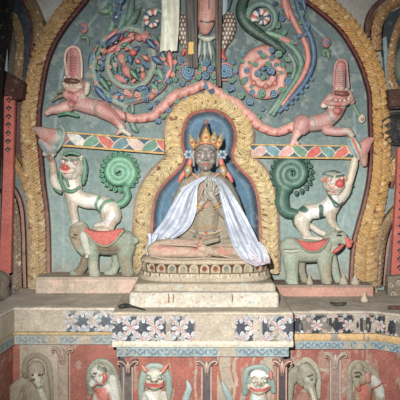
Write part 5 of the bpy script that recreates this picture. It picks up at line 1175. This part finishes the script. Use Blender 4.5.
# offering scarf over the shoulders
SW = lin((188,196,208)); SW2 = lin((118,130,150))
def folds(k, amp, ph=0., tw=0.): return lambda t, s: amp*np.sin(s*math.pi*k+ph+t*tw)+amp*.55*np.sin(s*math.pi*k*2.1-t*3+ph*2)+amp*.5*(fbm(s*10, t*26, 4, int(ph*3)+2)-.5)*2
sf = thing('offering_scarf', 'silvery white silk scarf draped round the shoulders of the seated statue', 'scarf', KS([(206,yl,10)])[0])
def scf(V, T, S):
    n = fbm(S*9, T*30, 3, 31)[:,None]; return SW*n*1.15+SW2*(1-n)
cloth_patch('scarf_end', [(203,177.5,10),(194,182,10),(182,190,8),(173,203,8),(164,219,8),(155,231,6),(149,240,4),(146,250,2)], [(204.5,180.5,12),(199.5,184,13),(197.5,192,14),(197,203,14.5),(195.5,213,14),(191,224,13),(182,233,12),(168,240,8)], 110, KS, sf, SW, folds(3.4,1.5,.4,2.2), SI, .6, None, True, scf, 46)
for pts, w_ in (([(150,232),(151,240),(148,250)],1.6),([(158,233),(153,243),(149,254)],1.8),([(166,236),(160,244),(152,256)],1.6),([(174,237),(168,243),(160,248)],1.5)):
    cloth_patch('frayed_edge', [(x-w_,y,9) for x,y in pts], [(x+w_,y,10) for x,y in pts], 20, KS, sf, SW, folds(2,.6,1.,1.), SI, .5, None, True, scf, 8)
cloth_patch('scarf_end', [(207,177.5,11),(213,180,14),(217,187,14),(219.5,198,14.5),(221.5,210,15),(225,224,17),(229,236,20),(233,246,24),(239,254,26)], [(209,175.5,9),(220,179,6),(229,189,4),(238,203,3),(246,217,5),(252,229,9),(257,240,16),(262,249,21),(263,259,23)], 120, KS, sf, SW, folds(3.8,1.6,1.7,2.6), SI, .6, None, True, scf, 46)
cloth_patch('scarf_tail', [(233,244,25),(238,253,27),(246,259,27),(254,263,24)], [(259,240,16),(264,247,20),(267,254,21),(268,260,19)], 50, KS, sf, SW, folds(3.5,1.1,.9,1.6), SI, .6, 'pinkish trailing scarf end', True, lambda V,T,S: (scf(V,T,S)*(1-(T[:,None]*.55))+lin((186,150,158))*(T[:,None]*.55)), 36)
cloth_patch('neck_band', [(180,189,6),(190,183,9),(199,178,11.5),(206,176,12.5),(213,177.5,11.5),(221,182,7)], [(182,192,7),(192,187,10.5),(200,182,13.5),(206,179.5,14.5),(212,181.5,14),(219,188,10)], 60, KS, sf, SW, folds(1.6,.5,.2,.8), SI, .8, None, True, scf, 14)
v = None

# ------------------------------------------------------------------ pillars and reliefs in the lower wall
KR = {'l': K(relief_D['l']), 'm': K(relief_D['m']), 'r': K(relief_D['r'])}
def pilaster(lab, cx, w0, ytop, F, shaft, edge, cap, half=0, yb=470):
    t = thing('pilaster', lab, 'pilaster', F([(cx, yb, 0)])[0])
    slab('shaft', [(cx-w0,ytop+10),(cx+w0,ytop+10),(cx+w0,yb),(cx-w0,yb)], -1, 3, shaft, F, t, ST)
    for s_ in (-1,1): slab('edge_strip', [(cx+s_*w0-.8,ytop+9),(cx+s_*w0+.8,ytop+9),(cx+s_*w0+.8,yb),(cx+s_*w0-.8,yb)], -1, 4, edge, F, t, ST)
    cp = organic('capital', [[(cx,ytop+16,2,w0*.8),(cx,ytop+8,3,w0*.9)],[(cx-w0*2,ytop+2,3,1.6),(cx-w0*1.3,ytop+3.5,3.5,2.4),(cx-w0*.5,ytop+9,3,2.2)],[(cx+w0*2,ytop+2,3,1.6),(cx+w0*1.3,ytop+3.5,3.5,2.4),(cx+w0*.5,ytop+9,3,2.2)]], cap, [], F, t, .5, 2, ST, .8)
    for s_ in (-1,1):
        Q = [(cx+s_*1,ytop+14,6,.8),(cx+s_*2,ytop+7,6.2,.9),(cx+s_*w0*1.2,ytop+3,6.5,1),(cx+s_*w0*2.1,ytop+2.6,6,.9),(cx+s_*w0*2.2,ytop+5,6,.8),(cx+s_*w0*1.7,ytop+5.4,6,.6)]
        tube_obj('capital_curl', Q, edge, F, t, 7)
    V,Fc,cc = leafshape(cx,ytop+12,cx,ytop+2,2.4,5,edge,bulge=.5); mesh_obj('capital_leaf', F(V), Fc, cc, t, GL)
    return t
CE = lin((192,148,132)); CD = lin((84,74,78))
pilaster('worn clay pilaster with pink-tinged capital in the left bay', 63.5, 4.6, 345, KR['l'], lin((158,146,126)), lin((166,138,122)), lin((158,138,122)))
pilaster('pilaster with a dark blue-grey capital at the left end of the centre bay', 128.5, 4.4, 357, KR['m'], lin((104,94,92)), lin((170,140,124)), CD)
pilaster('dark grey pilaster with pale edges in the middle of the centre bay', 206.5, 4.6, 357, KR['m'], lin((100,88,92)), lin((176,156,140)), lin((130,110,106)))
pilaster('dark grey pilaster at the right end of the centre bay', 281.5, 4.2, 357, KR['m'], CD, CE, lin((120,100,96)))
pilaster('pale fluted pilaster with curled capital in the right bay', 334.5, 4.8, 350, KR['r'], lin((150,124,116)), lin((176,156,144)), lin((168,146,134)))

def figure(name, lab, cat, F, x, y, strokes, col, layers, halo=None, haloc=None, fy=.55, seed=0, vox=.5, m=GL):
    t = thing(name, lab, cat, F([(x, y, 0)])[0])
    if halo: organic('mane', halo, haloc, [], F, t, .55, 2, m, .5)
    organic('body', strokes, col, layers, F, t, vox, 2, m, fy, seed=seed); return t
GH = lin((120,124,108)); PW = lin((196,198,188))
# 1 worn clay monkey-like atlant, far left
figure('atlant_figure', 'worn dusty clay figure raising its arm in the far left panel', 'relief figure', KR['l'], 36, 470,
 [[(37,368,5,9),(38,374,6,8.5)],[(39,379,10,4),(41,383,10,3)],[(36,384,4,8),(34,396,3,12),(34,420,3,14),(34,460,3,12)],[(46,376,6,4),(47,388,6,4.4),(48,402,6,5)],[(24,380,5,6),(17,388,5,7),(16,402,5,8)]],
 lin((150,140,120)), [([(38,373),(42,380)],3,lin((182,178,160)),2),([(42,386),(46,396)],2.4,lin((184,186,170)),2),([(34,377),(37,376)],1,BROWN),([(41,372),(45,372)],.8,BROWN)],
 [[(24,372,1,3),(27,360,1,3),(37,355,1,3),(47,361,1,3),(50,374,1,3),(51,396,1,3),(51,450,1,3)]], lin((142,132,112)), .7, 3, m=ST)
tt = bpy.data.objects['atlant_figure']
V,Fc = ball(27,374,6,3,.5,2.4); mesh_obj('ear', KR['l'](V), Fc, lin((126,108,92)), tt, ST)
for x in (35.5,42): v,f = ball(x,371.5,10,1.3,.6); mesh_obj('eye', KR['l'](v), f, lin((90,78,66)), tt, ST)
# 2 lion looking left
t2 = figure('guardian_lion', 'white lion head looking left, green mane and red ear, in the left bay', 'relief lion', KR['l'], 104, 470,
 [[(100,371,6,9),(102,375,6,9)],[(96,378,9,5),(94,381,9,4)],[(98,386,6,4)],[(104,388,3,8),(104,402,3,12),(104,450,3,12)],[(113,378,4,5),(115,390,4,5),(117,404,4,5)]],
 lin((196,198,186)), [([(94,374),(98,378)],1.4,lin((110,110,104))),([(100,386),(106,396)],6,lin((186,96,80)),3),([(96,384),(103,384)],1.4,lin((90,110,110))),([(100,365),(108,368)],2,GH),([(95,371),(98,370)],1,BROWN)],
 [[(91,392,2,3),(89.5,380,3,3.4),(91,368,3,3.6),(98,361,3,3.6),(107,362,3,3.8),(114,370,3,3.8),(117,380,3,3.8),(120,392,3,4),(122,410,2,4)],[(104,372,1,11)]], lin((132,136,118)), .7, 4)
organic('ear', [[(106,371,12,2.4),(107,374,12,2.6),(105,378,12,1.8)]], lin((198,96,78)), [], KR['l'], t2, .42, 1, GL, label='red ear')
for x,y in ((96,371.5),(102,371)): eyeball('eye',x,y,12,1.1,KR['l'],t2,PW,BROWN,lin((120,120,112)))
# 3 lion frontal
F = KR['m']
t3 = figure('guardian_lion', 'frontal lion head with red open mouth and pale green mane left in the centre bay', 'relief lion', F, 155, 470,
 [[(155,375,6,9.5),(155,378,6,9.5)],[(155,377,13,3.4)],[(149,381,9,3.6),(155,384,9,4.4),(161,381,9,3.6)],[(149,371,10,2.4)],[(161,371,10,2.4)],[(155,394,4,9),(155,408,4,12),(155,450,4,12)],[(146,392,6,3.4),(144,408,6,4)],[(164,392,6,3.4),(166,408,6,4)]],
 lin((190,186,168)), [([(147.5,380.5),(155,382.5),(163,380.5)],1.8,lin((186,72,58))),([(149,384.5),(155,386),(161,384.5)],.9,lin((120,128,108))),([(147,371),(151,373)],1.4,lin((140,146,126))),([(159,373),(163,371)],1.4,lin((140,146,126))),([(152,377),(158,377)],1,lin((110,96,80))),([(150,392),(156,402)],3,WHITE*.9,2),([(144,388),(150,400)],1,lin((140,160,156)))],
 [[(142,400,2,3.2),(141.5,388,3,3.6),(143,376,3,3.8),(148,367,3,3.6),(155,365,3,3.4),(162,367,3,3.6),(168,376,3,3.8),(169,388,3,3.6),(167,400,2,3.2)],[(155,378,1,11)]], lin((138,158,146)), .7, 5)
for pts in ([(146,368,8,2.4),(143,364,8,1.6)],[(163,369,8,2.4),(166,365,8,2),(168,363,8,1.2)]): organic('ear', [pts], lin((200,120,100)), [], F, t3, .42, 1, GL, label='pink ear')
for x in (150,160.5): eyeball('eye',x,373,13.5,1.5,F,t3,PW,BROWN,lin((120,140,130)))
# pale drape slivers near the middle pilaster
for lab, pts in (('pale blue leaf shape painted left of the middle pilaster', [(187,380,2,1.2),(189,388,3,3.4),(186,398,3,4),(184,420,3,4)]),('pale blue leaf shape painted right of the middle pilaster', [(222,381,2,1.2),(225,388,3,3.2),(229,398,3,4),(233,420,3,4)])):
    o = organic('drape', [pts], lin((146,166,164)), [], F, None, .5, 2, GL, .5); tag(o, lab, 'relief ornament')
# 4 laughing face
t5 = figure('grinning_figure', 'white faced figure with a wide red grin right in the centre bay', 'relief figure', F, 258, 470,
 [[(258,376,6,9.6),(258,381,6,9)],[(258,379.5,14,2.6)],[(254.6,381,12,1.8)],[(261.4,381,12,1.8)],[(249.5,384,9,3.6),(258,388,9,4.4),(266.5,384,9,3.6)],[(251,373,11,2),(256,375.5,11,1.6)],[(266,373,11,2),(260.5,375.5,11,1.6)],[(258,396,4,9),(258,410,4,12),(258,450,4,12)]],
 lin((186,184,168)), [([(250,371),(258,370),(267,372)],2.2,WHITE),([(250.5,375),(253,373),(256.5,375.5)],.5,BROWN),([(260,375.5),(264,373),(267,375)],.5,BROWN),([(249.5,384.6),(254,386.4),(258,386.6),(263,386.2),(267.4,384.2)],1.5,lin((186,68,54))),([(251,390),(258,392),(265,390)],1,lin((196,150,130))),([(254,394),(258,400)],2.6,lin((180,204,206)),1),([(257,379),(260,380)],1.6,lin((150,136,112)))],
 [[(245,392,2,3.4),(245,380,3,3.2),(247,370,3,3),(256,366,3,2.8),(266,368,3,3),(271,378,3,3.2),(273,390,3,3.2)],[(258,382,1,12)]], lin((128,152,144)), .7, 6)
for x in (253,263.6): eyeball('eye',x,376.8,12.6,1.4,F,t5,WHITE*.9,BROWN,lin((150,140,120)))
organic('ear', [[(270,371,6,2),(270.5,376,6,2.2)]], lin((186,110,94)), [], F, t5, .42, 1, GL)
# 5 elephant in the right bay
F = KR['r']
t6 = figure('elephant_relief', 'pale clay elephant head in relief, trunk hanging down, left panel of the right bay', 'relief elephant', F, 303, 470,
 [[(304,370,6,9),(308,374,6,8.5),(309,380,6,6.5)],[(309,384,8,4.6),(312,392,8,3.8),(314,404,8,3.4)],[(296,372,4,7.5),(289,380,4,6.5),(287,394,4,6),(285,410,4,6)],[(304,384,7,2.4),(308,389,8,1.8)]],
 lin((158,156,136)), [([(306,373),(311,371.5)],.9,BROWN*1.3),([(304,376),(310,378)],2,lin((180,186,168)),2),([(309,386),(313,398)],1.2,lin((200,200,180)),1),([(290,376),(298,368)],3,lin((140,136,116)),3)],
 [[(297,365,2,3),(306,359,2,3),(315,366,2,3),(318,378,2,3),(318,396,2,2.6)]], lin((164,160,140)), .7, 8, m=ST)
eyeball('eye',309,375,12.5,1.2,F,t6,lin((150,146,130)),BROWN,lin((120,108,92)))
organic('ear', [[(299,369,9,3),(298,376,9,3.4),(301,382,9,2.4)]], lin((146,140,120)), [], F, t6, .5, 2, ST, .5)
# 6 figure in profile, far right
t7 = figure('animal_relief', 'pale clay animal head turned left with a pink ear in the far right panel', 'relief animal', F, 358, 470,
 [[(356,372,6,7),(360,376,5,8)],[(354,377,9,4),(355,382,9,3.4),(357,387,8,2.4)],[(358,366,4,5)],[(364,386,2,8),(362,398,2,9),(362,440,2,9)],[(372,378,4,5),(378,388,4,6),(380,402,4,7)]],
 lin((150,144,122)), [([(353,370),(357,369.5),(359,372)],.8,lin((60,48,44))),([(353,373.5),(357,374)],.8,lin((60,48,44))),([(357,384),(358,388)],1.2,lin((80,60,52))),([(360,386),(366,400)],6,lin((180,104,86)),3),([(374,378),(380,390)],5,lin((184,190,180)),3)],
 [[(349,400,2,3),(349,384,2,3.2),(350,368,2,3.2),(356,362,2,3),(364,364,2,3),(372,370,2,3.4),(380,380,2,3.4),(384,396,2,3.4)],[(362,376,0,10)]], lin((150,142,122)), .7, 9, m=ST)
organic('ear', [[(365,372,11,2.8),(365.5,377,11,3)]], lin((186,122,104)), [], F, t7, .45, 2, GL, .5, label='pink ear')
tube_obj('whisker', [(368,385,9,.9),(374,383,10,.8),(380,379,9,.5)], lin((186,92,80)), F, t7, 6, label='thin red stroke')
eyeball('eye',355,371.6,11.5,1,F,t7,lin((120,110,96)),lin((40,32,30)),lin((110,98,84)))

# ------------------------------------------------------------------ offerings lying on the ledges
def cone(lab, px, pyb, D, w0, h, zb, col, grp=None):
    F_ = K(D); s = F_.s; n = 16; x0 = xat(px, D); V = []; rings = [(0,1.0),(.15,1.02),(.3,.86),(.5,.62),(.7,.40),(.88,.2),(1,.06)]
    for (t, r) in rings:
        for i in range(n):
            a = 2*math.pi*i/n; V.append((x0+w0*.01*s*r*math.cos(a)*(1+.06*math.sin(3*a+px)), -D+w0*.01*s*r*math.sin(a), zb+t*h*.01*s))
    N = len(rings); Fc = [(r*n+i, r*n+(i+1)%n, (r+1)*n+(i+1)%n, (r+1)*n+i) for r in range(N-1) for i in range(n)]+[tuple(range(n-1,-1,-1)), tuple(range((N-1)*n, N*n))]
    return tag(mesh_obj('clay_cone', np.array(V), Fc, col, None, ST, True), lab, 'clay offering', grp)
zR2 = zat(285,.35)
TC = lin((172,158,138))
cone('small clay offering cone between the legs of the right elephant', 309.5, 0, .30, 3.6, 10, zR2, TC)
cone('clay offering cone just right of the right elephant front leg', 343.5, 0, .30, 4.4, 10.5, zR2, TC)
cone('clay offering cone standing at the right end of the pink platform', 355, 0, .30, 4.6, 10, zR2, TC)
cone('clay offering cone standing alone on the right ledge near its front edge', 364.5, 0, .62, 4.0, 10, ZR, lin((190,172,146)))
KQ = lambda D: K(D)
def ledge_pts(L, D, zb):   # points (px, dD, dz, r)
    s = (DIST-D)/DIST
    return np.array([(xat(px, D), -(D+d), zb+z) for (px, d, z, r) in L])
def rod(name, L, D, zb, col, lab, cat, n=8):
    Q = spline([(xat(px,D)*100, (zb+z)*100, d*100, r) for (px,d,z,r) in L], .8); V, Fc = tube(Q, n)
    Wd = np.stack([V[:,0]*.01, -(D+V[:,2]*.01), V[:,1]*.01],1)
    return tag(mesh_obj(name, Wd, [f[::-1] for f in Fc], col, None, PL), lab, cat)
rod('burnt_twig', [(119,.02,.018,1.2),(123,.0,.024,2.1),(128,-.02,.022,1.8),(133,-.01,.016,1.0),(139,.03,.012,.8),(146,.09,.008,.6)], 1.12, ZM, lin((34,34,30)), 'short black twig lying on the left front corner of the centre ledge', 'twig')
rod('dark_leaf', [(331,-.02,.022,.9),(335,.01,.014,1.6),(340,.02,.014,1.8),(344,.01,.018,1.4),(346,-.01,.022,.8)], .80, ZR, lin((50,54,44)), 'curled dark green leaf lying on the right ledge', 'leaf')
GR = {'snow_lion':'snow lions on the elephants','elephant':'elephants on the platforms','sea_monster':'sea monsters above the crossbars','crossbar':'painted crossbars','beam_cap':'crossbar end caps','pilaster':'pilasters of the altar base','clay_cone':'clay offering cones','spiral_rosette':'spiral rosettes','flower_bud':'flower buds','cloth_strip':'hanging cloth strips','side_niche_arch':'side niche arches','altar_base':'bays of the altar base','guardian_lion':'guardian lions in the base','flowered_column':'flowered columns','platform':'platforms'}
rod('wooden_stub', [(388,0,.018,1.6),(394,.0,.018,1.7),(401,.01,.018,1.6)], .98, ZR, lin((90,44,42)), 'dark red stick end lying at the right edge of the ledge', 'stick')
for o in list(C.objects):
    if o.parent is None and 'label' in o:
        k = o.name.split('.')[0]
        if k in GR: o['group'] = GR[k]
